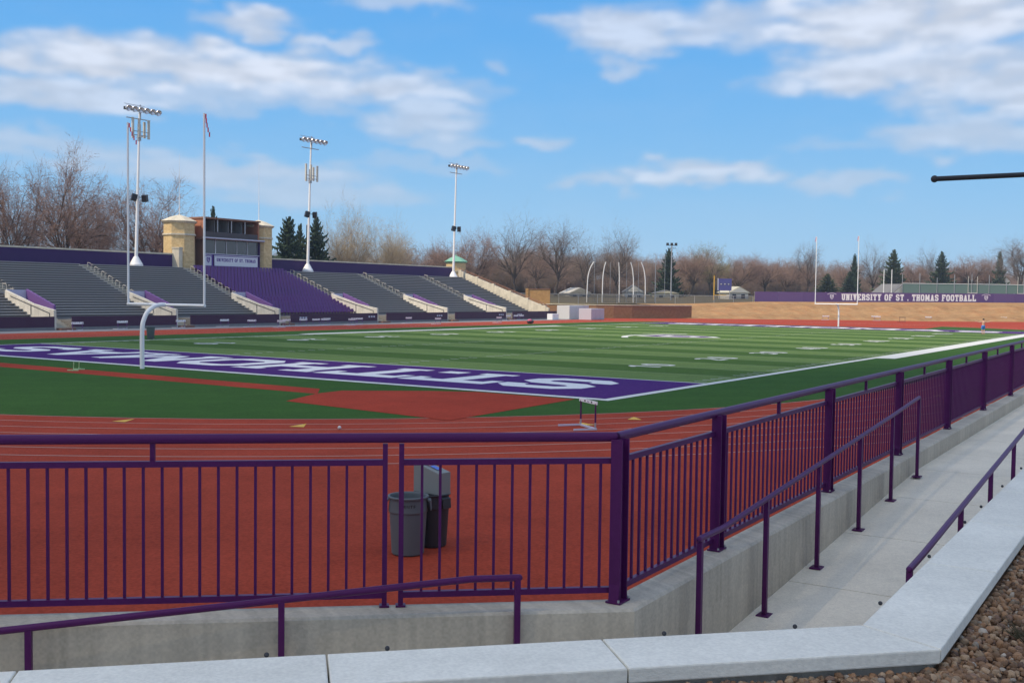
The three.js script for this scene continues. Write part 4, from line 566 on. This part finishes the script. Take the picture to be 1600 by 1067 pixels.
// ---------------------------------------------------------------- far end: sheds, cage, fences, scoreboard, houses
const RV = V(0.55, 0, 0.835), FWD = V(0.835, 0, -0.55), TH = Math.atan2(-0.835, 0.55); // across and along the view, used only to square the far fence to its bank
{
  const cont = (label, x, z, turn, w, h, d, m) => { const t = thing('storage_container', label, 'container', [x, 0.006, z], turn, 'storage containers by the stand end'); mesh('body', slab([[-w / 2, -d / 2], [w / 2, -d / 2], [w / 2, d / 2], [-w / 2, d / 2]], 0, h, 0.03), m, t); for (let i = 0; i < 3; i++) mesh('door_panel', bx(-w / 2 + 0.1 + i * (w - 0.2) / 3, -w / 2 + 0.04 + (i + 1) * (w - 0.2) / 3, 0.12, h - 0.12, d / 2 + 0.002, d / 2 + 0.03), m, t); return t; };
  cont('grey storage container with panelled doors beside the track', 113.5, -63.9, 0, 4.2, 1.75, 2.2, mat(0.5, 0.5, 0.56, 0.6)); cont('long white storage container behind the grey one', 115.4, -68.4, 0, 6.2, 2.15, 2.3, mat(0.6, 0.6, 0.6, 0.7)); cont('small low white container at the end of the dark front board', 107.2, -67.2, 0.1, 2.2, 0.9, 0.9, M.paint);
  const b = thing('brick_hut', 'plain yellow brick block beyond the end of the stand', 'hut', [131.2, 1.2, -84.8], -0.99); mesh('wall', [bx(-2.05, 2.05, 0, 3.6, -3, 0), bx(-2.4, -1.9, 0, 3.75, -0.5, 0.15)], mat(0.55, 0.33, 0.14, 0.9, { map: stoneTex }), b); mesh('roof', bx(-2.15, 2.15, 3.6, 3.72, -3.1, 0.1), M.rust, b);
  // throwing cage
  const c = thing('throwing_cage', 'throwing cage of curved white poles hung with dark netting', 'cage', [156.6, 2.4, -82.3], TH);
  const P = [[-6.0, 1.0], [-2.9, 0.5], [0.6, -0.9], [3.3, 0.5], [5.6, 1.0]];
  P.forEach(([px, pz], i) => { const s = [1.25, 0.55, -0.25, -0.7, -0.95][i]; mesh('pole', new THREE.TubeGeometry(new THREE.CatmullRomCurve3([V(px, 0, pz), V(px + s * 0.02, 3.2, pz), V(px + s * 0.12, 5.2, pz + 0.05), V(px + s * 0.5, 7.0, pz + 0.2), V(px + s, 8.1, pz + 0.4)]), 16, 0.1, 8), M.paint, c); });
  const net = []; for (let k = 0; k < 4; k++) { const a = P[k], e = P[k + 1]; for (let i = 0; i <= 10; i++) { const t = i / 10; net.push(bar(V(lerp(a[0], e[0], t), 0.1, lerp(a[1], e[1], t) - 0.6), V(lerp(a[0], e[0], t), 7.4, lerp(a[1], e[1], t) - 0.6), 0.016, 0.016, 3, false)); } for (let j = 0; j < 22; j++) net.push(bar(V(a[0], 0.2 + j * 0.34, a[1] - 0.6), V(e[0], 0.2 + j * 0.34, e[1] - 0.6), 0.014, 0.014, 3, false)); }
  setup(mesh('netting', net, M.dark, c), null, null, null, 'stuff'); for (const px of [-4.4, -1.2, 2.1, 4.5, 7.9, 9.8]) mesh('stay_pole', bar(V(px, 0, -1.6), V(px, 8.2 + (px > 7 ? 1.6 : 0), -1.6), px > 7 && px < 9 ? 0.12 : 0.05, 0.04, 6), M.galv, c);
  // purple windscreen fence with the painted words
  const f = thing('windscreen_fence', 'long purple windscreen fence with white lettering along the top of the bank', 'fence', [162.3, 3.0, -55.6], TH), L = 78;
  for (let i = 0; i * 4.5 < L; i++) { const x0 = i * 4.5, w = Math.min(4.5, L - x0); const s = mesh('screen', box(w - 0.02, 1.9 - 0.002 * i, 0.03, x0 + w / 2, 1.0 + i * 0.02, 0), i % 3 === 1 ? mat(0.115, 0.065, 0.2, 0.85) : mat(0.105, 0.058, 0.19, 0.85), f); mesh('post', bar(V(x0, -0.4, -0.1), V(x0, 2.0 + i * 0.02, -0.1), 0.05, 0.05, 6), M.galv, s); }
  const bw = 32.2, words = printed(2048, 118, (k, w, h) => { k.fillStyle = css(0.11, 0.061, 0.195); k.fillRect(0, 0, w, h); k.strokeStyle = k.fillStyle = css(0.8, 0.8, 0.82); lettering(k, 'UNIVERSITY OF ST . THOMAS FOOTBALL', w * 0.098, h * 0.15, w * 0.797, h * 0.66, 0.12); crest(k, w * 0.04, h * 0.22, 62, css(0.62, 0.6, 0.68), css(0.11, 0.061, 0.195)); crest(k, w * 0.955, h * 0.22, 62, css(0.62, 0.6, 0.68), css(0.11, 0.061, 0.195)); }, 0.85);
  const wg = new THREE.PlaneGeometry(bw, 1.86); wg.rotateZ(0.0045); wg.translate(13.4 + bw / 2, 1.135, 0.024); mesh('lettering', wg, words, f);
  // chain-link fence left of it
  const ch = thing('chain_link_fence', 'grey chain-link fence with slats running left from the purple screen', 'fence', [135.4, 2.3, -96], TH + 0.0), wires = [], n = 13;
  for (let i = 0; i <= n; i++) mesh('post', bar(V(i * 3.7, -0.3, 0), V(i * 3.7, 1.75, 0), 0.05, 0.05, 6), M.galv, ch); mesh('top_rail', bar(V(0, 1.75, 0), V(n * 3.7, 1.75, 0), 0.045, 0.045, 6), M.galv, ch);
  for (let x = 0; x < n * 3.7; x += 0.16) wires.push(bx(x, x + 0.075, 0.05, 1.68, -0.01, 0.01)); setup(mesh('privacy_slats', wires, mat(0.06, 0.07, 0.095, 0.8), ch), null, null, null, 'stuff');
  // scoreboard and foul pole
  const s = thing('scoreboard', 'purple scoreboard on posts behind the chain-link fence', 'scoreboard', [183, 2.9, -70.2], TH); mesh('board', box(2.9, 2.55, 0.25, 0, 3.6, 0), M.boardBlue, s); for (const x of [-0.8, 0, 0.8]) { mesh('display', box(0.5, 0.4, 0.02, x, 3.7, 0.137), M.black, s); mesh('digits', box(0.3, 0.22, 0.01, x, 3.7, 0.153), M.sign, s); } mesh('edge_strip', box(0.2, 2.6, 0.3, -1.45, 3.65, 0.02), M.lavender, s); for (const x of [-1.1, 1.1]) mesh('post', bar(V(x, -0.4, 0), V(x, 2.4, 0), 0.09, 0.09, 8), M.galv, s);
  const fp = thing('foul_pole', 'thin yellow foul pole beside the scoreboard', 'pole', [181.3, 2.8, -71.9], TH); mesh('pole', bar(V(0, 0, 0), V(0, 5.6, 0), 0.13, 0.11, 8), M.yellow, fp); mesh('cross_rail', flat(V(0, 1.45, 0), V(2.6, 1.45, 0), 0.12, 0.12), M.yellow, fp);
  // houses and pavilion roofs seen past the fences
  const house = (label, x, y, z, turn, w, h, d, rise, wm, rm, group) => { const t = thing('house', label, 'house', [x, y, z], turn, group ?? 'houses beyond the ground'); mesh('wall', [bx(-w / 2, w / 2, -1.5, h, -d, 0)], wm, t); const g = prism([[-w / 2 - 0.4, h - 0.1], [w / 2 + 0.4, h - 0.1], [0, h + rise]], d + 0.6); g.translate(0, 0, -d - 0.3); mesh('roof', g, rm, t); const gb = prism([[-w / 2, h - 0.05], [w / 2, h - 0.05], [0, h + rise - 0.25]], 0.06); gb.translate(0, 0, 0.302); mesh('gable', gb, wm, t); for (const px of [-w * 0.25, w * 0.22]) { const wn = mesh('window', box(0.9, 1.1, 0.06, px, h * 0.55, 0.02), M.glass, t); mesh('frame', [box(1.06, 0.09, 0.1, px, h * 0.55 + 0.58, 0.03), box(1.06, 0.09, 0.1, px, h * 0.55 - 0.58, 0.03)], M.paint, wn); } };
  house('small white gabled house behind the throwing cage', 185.5, 2.2, -93, TH, 4.2, 2.6, 6, 1.6, M.house, M.roofGrey); house('low cream house with a shed roof beside the white one', 190, 2.2, -87, TH, 5.4, 2.4, 6, 0.7, mat(0.5, 0.48, 0.36, 0.9), M.roofGrey); house('pale low house left of the throwing cage', 178, 2.1, -103, TH + 0.3, 5, 2.3, 6, 1.2, mat(0.42, 0.4, 0.33, 0.9), M.house);
  house('pavilion with a pale curved roof beside the scoreboard', 189.2, 2.9, -69.4, TH + 0.3, 4.6, 2.0, 5, 1.3, M.house, mat(0.5, 0.48, 0.38, 0.8));
  house('brown tiled house behind the green windscreens', 316, 6.8, -50, TH, 10, 2.6, 9, 3.3, mat(0.24, 0.14, 0.1, 0.9), M.roofTile); house('house with a pale gable behind the green windscreens', 324, 6.6, -38, TH, 6, 3, 8, 3.2, M.house, M.roofTile); house('grey-roofed house at the start of the green windscreens', 236, 3.4, -46, TH + 0.4, 6, 2.0, 7, 2.2, M.house, M.roofGrey); house('long pale shed behind the green windscreens', 322, 7, -46, TH, 9, 2.6, 8, 0.6, mat(0.55, 0.55, 0.5, 0.8), M.house);
  const gf = thing('tennis_fence', 'green windscreen fence with tall posts beyond the purple screen', 'fence', [232, 4.4, -50], TH); for (let i = 0; i < 12; i++) { const x = 5 + i * 4.2; mesh('screen', box(4.15, 2.7, 0.04, x + 2.1, 1.9, 0), M.screenGreen, gf); const h = 3.6 + (i % 3 === 1 ? 2.2 : i % 4 === 2 ? 1.2 : 2.0); mesh('post', bar(V(x, -1.5, 0.1), V(x, h, 0.1), 0.09, 0.08, 6), M.galv, gf); mesh('top_rail', bar(V(x, 3.3, 0.05), V(x + 4.2, 3.3, 0.05), 0.07, 0.07, 6), M.paint, gf); }
  for (const x of [0.5, 2.4]) mesh('post', bar(V(x, -1.5, 0.1), V(x, 6.6, 0.1), 0.11, 0.1, 6), M.paint, gf); for (const x of [22, 34]) mesh('bracket', [box(2.2, 0.5, 0.1, x, 1.0, 0.2), flat(V(x - 1.1, -0.5, 0.2), V(x - 1.1, 5.2, 0.2), 0.1, 0.1), flat(V(x + 1.1, -0.5, 0.2), V(x + 1.1, 5.2, 0.2), 0.1, 0.1)], M.house, gf);
  const lp = thing('floodlight_pole', 'dark far floodlight pole left of the small spruce', 'light pole', [176, 2.5, -79.5], TH); mesh('pole', bar(V(0, 0, 0), V(0, 12.2, 0), 0.16, 0.12, 8), M.galv, lp); mesh('head_frame', [flat(V(-1.2, 12.2, 0), V(1.2, 12.2, 0), 0.14, 0.14), flat(V(-0.9, 11.6, 0), V(0.9, 11.6, 0), 0.1, 0.1)], M.dark, lp); for (const x of [-0.9, 0, 0.9]) mesh('lamp', box(0.5, 0.45, 0.4, x, 12.5, 0), M.dark, lp);
  for (const [x, z, h, label] of [[40, -104, 15.2, 'thin grey pole between the bare trees behind the stand'], [22, -104, 13, 'thin grey pole behind the far left end of the stand'], [91.5, -104, 14.5, 'dark utility pole among the pale willows']]) { const q = thing('utility_pole', label, 'pole'); q.position.set(x, 0, z); mesh('shaft', bar(V(0, 0, 0), V(0, h, 0), 0.13, 0.09, 8), x > 90 ? M.bark : M.galv, q); mesh('cap', ball(0.12, 0, h, 0), M.galv, q); }
}

// ---------------------------------------------------------------- trees
function tris() { const p = []; return { p, tri: (a, b, c) => p.push(a.x, a.y, a.z, b.x, b.y, b.z, c.x, c.y, c.z), geo: () => { const g = new THREE.BufferGeometry(); g.setAttribute('position', new THREE.Float32BufferAttribute(p, 3)); g.computeVertexNormals(); return g; } }; }
function bareTree(seed, o) { // unit height, leafless; returns [limbs, twigs]
  const r = rng(seed), W = tris(), T = tris(), rnd = () => r() * 2 - 1;
  const tube = (a, b, r1, r2, n) => { const d = b.clone().sub(a).normalize(), u = V(d.y, d.z, d.x).cross(d).normalize(), w = d.clone().cross(u), ring = (c, q) => Array.from({ length: n }, (_, i) => c.clone().addScaledVector(u, q * Math.cos(i / n * 6.2832)).addScaledVector(w, q * Math.sin(i / n * 6.2832))), A = ring(a, r1), B = ring(b, r2); for (let i = 0; i < n; i++) { const j = (i + 1) % n; W.tri(A[i], A[j], B[j]); W.tri(A[i], B[j], B[i]); } };
  const twig = (a, b, w) => { const d = b.clone().sub(a), s = V(rnd(), rnd() * 0.4, rnd()).cross(d).normalize().multiplyScalar(w), m = a.clone().lerp(b, 0.5).add(V(rnd(), rnd(), rnd()).multiplyScalar(d.length() * 0.12)); T.tri(a.clone().add(s), a.clone().sub(s), m); T.tri(m.clone().addScaledVector(s, 0.6), m.clone().addScaledVector(s, -0.6), b); };
  const grow = (p, dir, len, rad, lvl) => {
    const seg = lvl < 2 ? 4 : lvl < 4 ? 3 : 1; let a = p.clone(), d = dir.clone(), nodes = [];
    for (let i = 0; i < seg; i++) { d.add(V(rnd() * o.bend, rnd() * o.bend * 0.5 + o.up * (lvl > 0 ? 1 : 0), rnd() * o.bend)).normalize(); const b = a.clone().addScaledVector(d, len / seg); const r1 = lerp(rad, rad * 0.55, i / seg), r2 = lerp(rad, rad * 0.55, (i + 1) / seg); if (lvl < 4) tube(a, b, r1, r2, lvl < 2 ? 6 : lvl < 3 ? 4 : 3); else twig(a, b, Math.max(rad, o.tw)); nodes.push([b, d.clone(), r2, a]); a = b; }
    if (lvl >= 6) return;
    const n = o.kids[lvl];
    for (let k = 0; k < n; k++) {
      const end = k < (lvl < 3 ? 2 : 1) || lvl === 0, nd = end ? nodes.at(-1) : nodes[Math.floor(r() * nodes.length)], spread = o.spread[lvl] * (0.65 + 0.7 * r()), ax = V(rnd(), rnd(), rnd()).cross(nd[1]).normalize();
      const az = lvl === 0 ? k / n * 6.2832 + r() * 0.8 : r() * 6.2832; const nd2 = nd[1].clone().applyAxisAngle(ax, spread); if (lvl === 0) nd2.set(Math.sin(spread) * Math.cos(az), Math.cos(spread), Math.sin(spread) * Math.sin(az)); nd2.y -= lvl > 3 ? o.droop : 0; nd2.normalize();
      const start = lvl === 0 ? p.clone().lerp(a, 0.7 + 0.3 * r()) : end ? nd[0] : nd[3].clone().lerp(nd[0], r()); grow(start, nd2, len * o.ratio[lvl] * (0.75 + 0.5 * r()), Math.max(nd[2] * (end ? 0.8 : 0.62), 0.0007), lvl + 1);
    }
  };
  grow(V(0, -0.01, 0), V(rnd() * 0.05, 1, rnd() * 0.05).normalize(), o.trunk, o.girth, 0);
  const gs = [W.geo(), T.geo()]; let top = 0, wide = 0; for (const g of gs) { const q = g.attributes.position; for (let i = 0; i < q.count; i++) { wide = Math.max(wide, Math.abs(q.getX(i)) * 0.5 + 0.5 * Math.abs(q.getZ(i))); } }
  const rs = []; { const q = gs[1].attributes.position; for (let i = 0; i < q.count; i += 7) rs.push(Math.hypot(q.getX(i), q.getZ(i))); rs.sort((x, y) => x - y); wide = rs[Math.floor(rs.length * 0.93)]; const hs = []; for (let i = 0; i < q.count; i += 5) hs.push(q.getY(i)); hs.sort((x, y) => x - y); top = hs[Math.floor(hs.length * 0.975)]; }
  for (const g of gs) { const q = g.attributes.position; for (let i = 0; i < q.count; i++) q.setXYZ(i, q.getX(i) / wide, q.getY(i) / top, q.getZ(i) / wide); g.computeVertexNormals(); }
  return gs;
}
const SHAPES = {
  elm: { trunk: 0.4, girth: 0.027, bend: 0.2, up: 0.025, droop: 0.0, tw: 0.00125, kids: [7, 6, 5, 5, 4, 3], spread: [0.72, 0.6, 0.62, 0.65, 0.65, 0.65], ratio: [0.72, 0.7, 0.66, 0.66, 0.7, 0.75] },
  oak: { trunk: 0.36, girth: 0.029, bend: 0.3, up: 0.03, droop: 0.0, tw: 0.00088, kids: [6, 6, 5, 4, 4, 3], spread: [0.65, 0.65, 0.68, 0.68, 0.7, 0.7], ratio: [0.8, 0.72, 0.66, 0.66, 0.68, 0.72] },
  willow: { trunk: 0.24, girth: 0.025, bend: 0.18, up: 0.03, droop: 0.04, tw: 0.00095, kids: [8, 6, 5, 5, 4, 3], spread: [0.66, 0.55, 0.55, 0.55, 0.55, 0.55], ratio: [1.2, 0.68, 0.66, 0.7, 0.75, 0.75] },
};
const twigM = { elm: mat(0.29, 0.19, 0.15, 0.95), oak: mat(0.21, 0.158, 0.128, 0.95), willow: mat(0.42, 0.34, 0.23, 0.95), pale: mat(0.27, 0.24, 0.11, 0.95) }, barkM = { elm: M.bark, oak: mat(0.08, 0.062, 0.052, 0.95), willow: mat(0.26, 0.2, 0.14, 0.95), pale: M.bark };
const PROTO = { elm: [11, 12, 13].map((s) => bareTree(s, SHAPES.elm)), oak: [21, 22, 23].map((s) => bareTree(s, SHAPES.oak)), willow: [31, 32].map((s) => bareTree(s, SHAPES.willow)) }; PROTO.pale = PROTO.elm;
function conifer(seed) { // unit height and half width
  const r = rng(seed), T = tris(), n = 34;
  for (let i = 0; i < n; i++) {
    const h = 0.06 + 0.93 * i / n, R = Math.pow(1 - h, 0.75) * (0.7 + 0.5 * r()), k = Math.max(5, Math.round(12 * (1 - h) + 3)), a0 = r() * 6.28;
    for (let j = 0; j < k; j++) {
      const a = a0 + j / k * 6.283 + (r() - 0.5) * 0.5, L = R * (0.55 + 0.6 * r()), dip = 0.05 + 0.06 * r(), c = Math.cos(a), s = Math.sin(a), P = (t, side, up) => V(c * L * t - s * side, h - dip * Math.sin(t * 2.2) * (1 - h * 0.6) + up + 0.03 * t * t, s * L * t + c * side), m = 6;
      for (let q = 0; q < m; q++) { const t = 0.12 + 0.86 * q / m, w = (0.1 + 0.12 * r()) * (1.1 - t * 0.6) * (0.35 + R), f = 0.2 + r() * 0.08; T.tri(P(t, 0, 0.004), P(t + f * 0.6, w, -0.012 - r() * 0.012), P(t + f, w * 0.35, -0.005)); T.tri(P(t, 0, 0.004), P(t + f * 0.6, -w, -0.012 - r() * 0.012), P(t + f, -w * 0.35, -0.005)); T.tri(P(t, w * 0.3, 0), P(t + 0.05, 0, -0.03 - r() * 0.015), P(t + f, -w * 0.2, 0.002)); }
    }
  }
  return T.geo();
}
const FIRS = [41, 42, 43].map(conifer), firTrunk = new THREE.CylinderGeometry(0.02, 0.075, 0.97, 7).translate(0, 0.485, 0);
{
  const list = [
    ['elm', 40.6, -101.6, -0.1, 19.3, 4.6, 'reddish bare tree at the left edge behind the stand'], ['elm', 45.9, -100.9, -0.1, 20.7, 6.0, 'tallest wide bare tree behind the left of the stand'], ['elm', 59.3, -113, -0.1, 17.3, 4.2, 'lower bare tree between the two big crowns behind the stand'], ['elm', 67.3, -110, -0.1, 20.2, 7.2, 'round dark bare tree behind the first floodlight pole'], ['elm', 76.7, -115, -0.1, 15.9, 4, 'bare tree behind the left stone tower'],
    ['willow', 97.6, -100.2, -0.1, 16.7, 4.6, 'pale leafless willow right of the dark spruces'], ['willow', 106.6, -99.2, -0.1, 15.4, 4.9, 'second pale leafless willow, beside the utility pole'], ['elm', 137.7, -111.9, -0.1, 14.4, 5.4, 'pinkish bare tree left of the copper-domed tower'], ['elm', 145, -110.1, -0.1, 16, 4.9, 'pinkish bare tree just behind the copper-domed tower'],
    ['oak', 162.8, -110.7, 2.0, 17.8, 6.2, 'big dark branching bare tree right of the stand end'], ['oak', 176.3, -108.4, 2.0, 18, 4.9, 'upright dark bare tree, second right of the stand end'], ['elm', 190.6, -122.8, 2.0, 14.6, 6, 'hazy bare tree between the two dark branching trees'], ['oak', 175.7, -100, 2.0, 14.8, 4.4, 'gnarled bare tree left of the throwing cage'], ['oak', 179.7, -94.1, 2.0, 16.2, 6.8, 'wide forked bare tree directly above the throwing cage'],
    ['elm', 215.8, -93.6, 2.6, 12.8, 5.2, 'brown bare tree right of the dark cage spruce'], ['pale', 223.8, -90.7, 2.6, 14.2, 5, 'yellowish budding tree above the scoreboard'], ['elm', 231.8, -87.3, 2.6, 11.6, 6, 'low brown bare tree right of the scoreboard'], ['elm', 240.8, -82.8, 2.6, 11.8, 6.2, 'brown bare tree above the start of the purple screen'], ['oak', 252.2, -74.9, 2.6, 15.8, 3.5, 'slender bare tree standing clear left of the far goal post'], ['elm', 249.1, -79.2, 2.6, 11, 5.4, 'reddish bare tree left of the slender one'],
    ['oak', 261.9, -60.2, 3.0, 15.4, 4.2, 'rounded bare tree between goal post and tall spruce'], ['elm', 267.5, -69.5, 3.0, 11, 5.6, 'brown bare tree framed by the far goal post'], ['oak', 302, -54, 3.6, 15.2, 4.6, 'curving bare tree left of the second tall spruce'], ['elm', 288.8, -55.5, 3.6, 11.2, 5.2, 'low bare tree between the two tall spruces'], ['elm', 318.6, -46.9, 4, 13.2, 6.2, 'bare tree above the brown tiled house'], ['elm', 322.1, -41.4, 4, 13, 5.4, 'bare tree above the pale gabled house'], ['oak', 294.6, -29, 3.8, 17, 7, 'dense dark bare tree at the right edge'],
  ];
  const rt = rng(5), cnt = {};
  for (const [k, x, z, y, h, w, label] of list) {
    const i = (cnt[k] = (cnt[k] ?? -1) + 1), pr = PROTO[k][i % PROTO[k].length], t = thing('bare_tree', label, 'tree', [x, y, z], rt() * 6.28, 'leafless trees round the stadium'), f = z > -116 && x < 80 ? 0.88 : 0.95; t.scale.set(w * 1.15, h * f, w * 1.15);
    mesh('trunk', pr[0], barkM[k], t); mesh('crown', pr[1], twigM[k], t);
  }
  const firs = [[95.6, -130.7, -0.1, 19.4, 2.2, 'small spruce tip showing above the press box'], [84.9, -101.4, -0.1, 15.9, 3.2, 'dark spruce right of the press box, leftmost of three'], [90.9, -104.9, -0.1, 15.2, 2.0, 'narrow dark spruce in the middle of the three'], [89.4, -99.9, -0.1, 16.1, 3.2, 'dark open spruce behind the second floodlight pole'], [199.5, -91.1, 2.4, 13.2, 2.6, 'dark spruce right of the throwing cage'], [240, -65.6, 2.8, 7.6, 2.9, 'short broad spruce seen inside the far goal post'], [248.2, -62.3, 3, 8.3, 2.4, 'small spruce beside the right upright of the far goal'], [254.1, -62.8, 3, 13.2, 1.5, 'narrow spruce behind the right upright of the far goal'], [254.7, -52.9, 3.2, 14, 3, 'tall dark spruce above the word thomas'], [282.7, -46.8, 3.6, 14.2, 3, 'tall spruce above the word football'], [313.4, -36.7, 3.8, 15.2, 2, 'spruce tip next to the dense tree at the right edge']];
  firs.forEach(([x, z, y, h, w, label], i) => { const t = thing('spruce_tree', label, 'tree', [x, y, z], rt() * 6.28, 'dark evergreen spruces'); t.scale.set(w * 1.75, h, w * 1.75); mesh('trunk', firTrunk, M.bark, t); mesh('crown', FIRS[i % 3], i % 3 === 2 ? M.needlesWarm : M.needles, t); });
  // far woodland: a mass of twigs that nobody could count
  const wood = (geo, m, n, seed, name, label, hmin, hmax, k) => { const im = new THREE.InstancedMesh(geo, m, n), r = rng(seed), q = new THREE.Quaternion(), m4 = new THREE.Matrix4(), col = new THREE.Color(), line = [[60, -160], [169, -146], [226, -132], [274, -114], [331, -82], [407, -39], [430, 0]]; for (let i = 0; i < n; i++) { const t = r() * (line.length - 1.001), a = Math.floor(t), f = t - a, back = r() * 50, x = lerp(line[a][0], line[a + 1][0], f), z = lerp(line[a][1], line[a + 1][1], f), ang = Math.atan2(z - 18, x + 34), h = lerp(hmin, hmax, r()), w = h * k * (0.8 + 0.5 * r()); q.setFromAxisAngle(V(0, 1, 0), r() * 6.28); m4.compose(V(x + back * Math.cos(ang), x < 120 ? 0 : 3.2, z + back * Math.sin(ang)), q, V(w, h, w)); im.setMatrixAt(i, m4); const v = 0.75 + 0.5 * r(); col.setRGB(v, v * (0.94 + 0.1 * r()), v * (0.9 + 0.14 * r())); im.setColorAt(i, col); } im.name = numbered(name); im.castShadow = im.receiveShadow = true; setup(im, label, 'woodland', null, 'stuff'); scene.add(im); };
  const shrub = mergeGeometries(bareTree(61, { trunk: 0.07, girth: 0.012, bend: 0.25, up: 0.04, droop: 0, tw: 0.0017, kids: [9, 6, 5, 5, 4, 3], spread: [0.8, 0.6, 0.6, 0.6, 0.6, 0.6], ratio: [3, 0.72, 0.68, 0.66, 0.7, 0.7] }));
  const tw = mat(0.28, 0.2, 0.155, 0.95);
  wood(mergeGeometries(PROTO.elm[0]), tw, 170, 71, 'woodland', 'brown leafless woodland along the horizon', 8.5, 13, 0.45); wood(mergeGeometries(PROTO.elm[1]), tw, 130, 72, 'woodland', 'lower brown leafless trees among the far woodland', 6, 10, 0.55); wood(shrub, tw, 330, 73, 'thicket', 'low brown thicket under the far trees', 3.5, 6.5, 0.8);
}
{ // the fair-weather cloud that drifts between the sun and the near end of the ground, outside the frame
  const r = rng(123), g = [], base = new THREE.IcosahedronGeometry(1, 2); { const p = base.attributes.position; for (let i = 0; i < p.count; i++) { const n = 0.8 + 0.4 * vnoise(p.getX(i) * 2 + 9, p.getY(i) * 2, p.getZ(i) * 2); p.setXYZ(i, p.getX(i) * n, p.getY(i) * n, p.getZ(i) * n); } }
  for (let i = 0; i < 490; i++) {
    const x = lerp(-75, 85, r()), z = lerp(-75, 60, r()), keep = 0.31 * (1 - smooth(-5, 78, x + (z + 30) * 0.1)); if (r() > keep) continue;
    const s = 4.5 + r() * 5, c = base.clone(); c.scale(s * 1.2, s * 0.8, s * 1.2); const d = 1500 + (r() - 0.5) * 60; c.translate(x + SUN_DIR.x * d, SUN_DIR.y * d, z + SUN_DIR.z * d); g.push(c);
  }
  const cloud = mesh('cloud', g, mat(0.9, 0.9, 0.9, 1)); setup(cloud, 'broken white cumulus cloud high over the near end', 'cloud', null, 'stuff');
}

renderer.render(scene, camera);
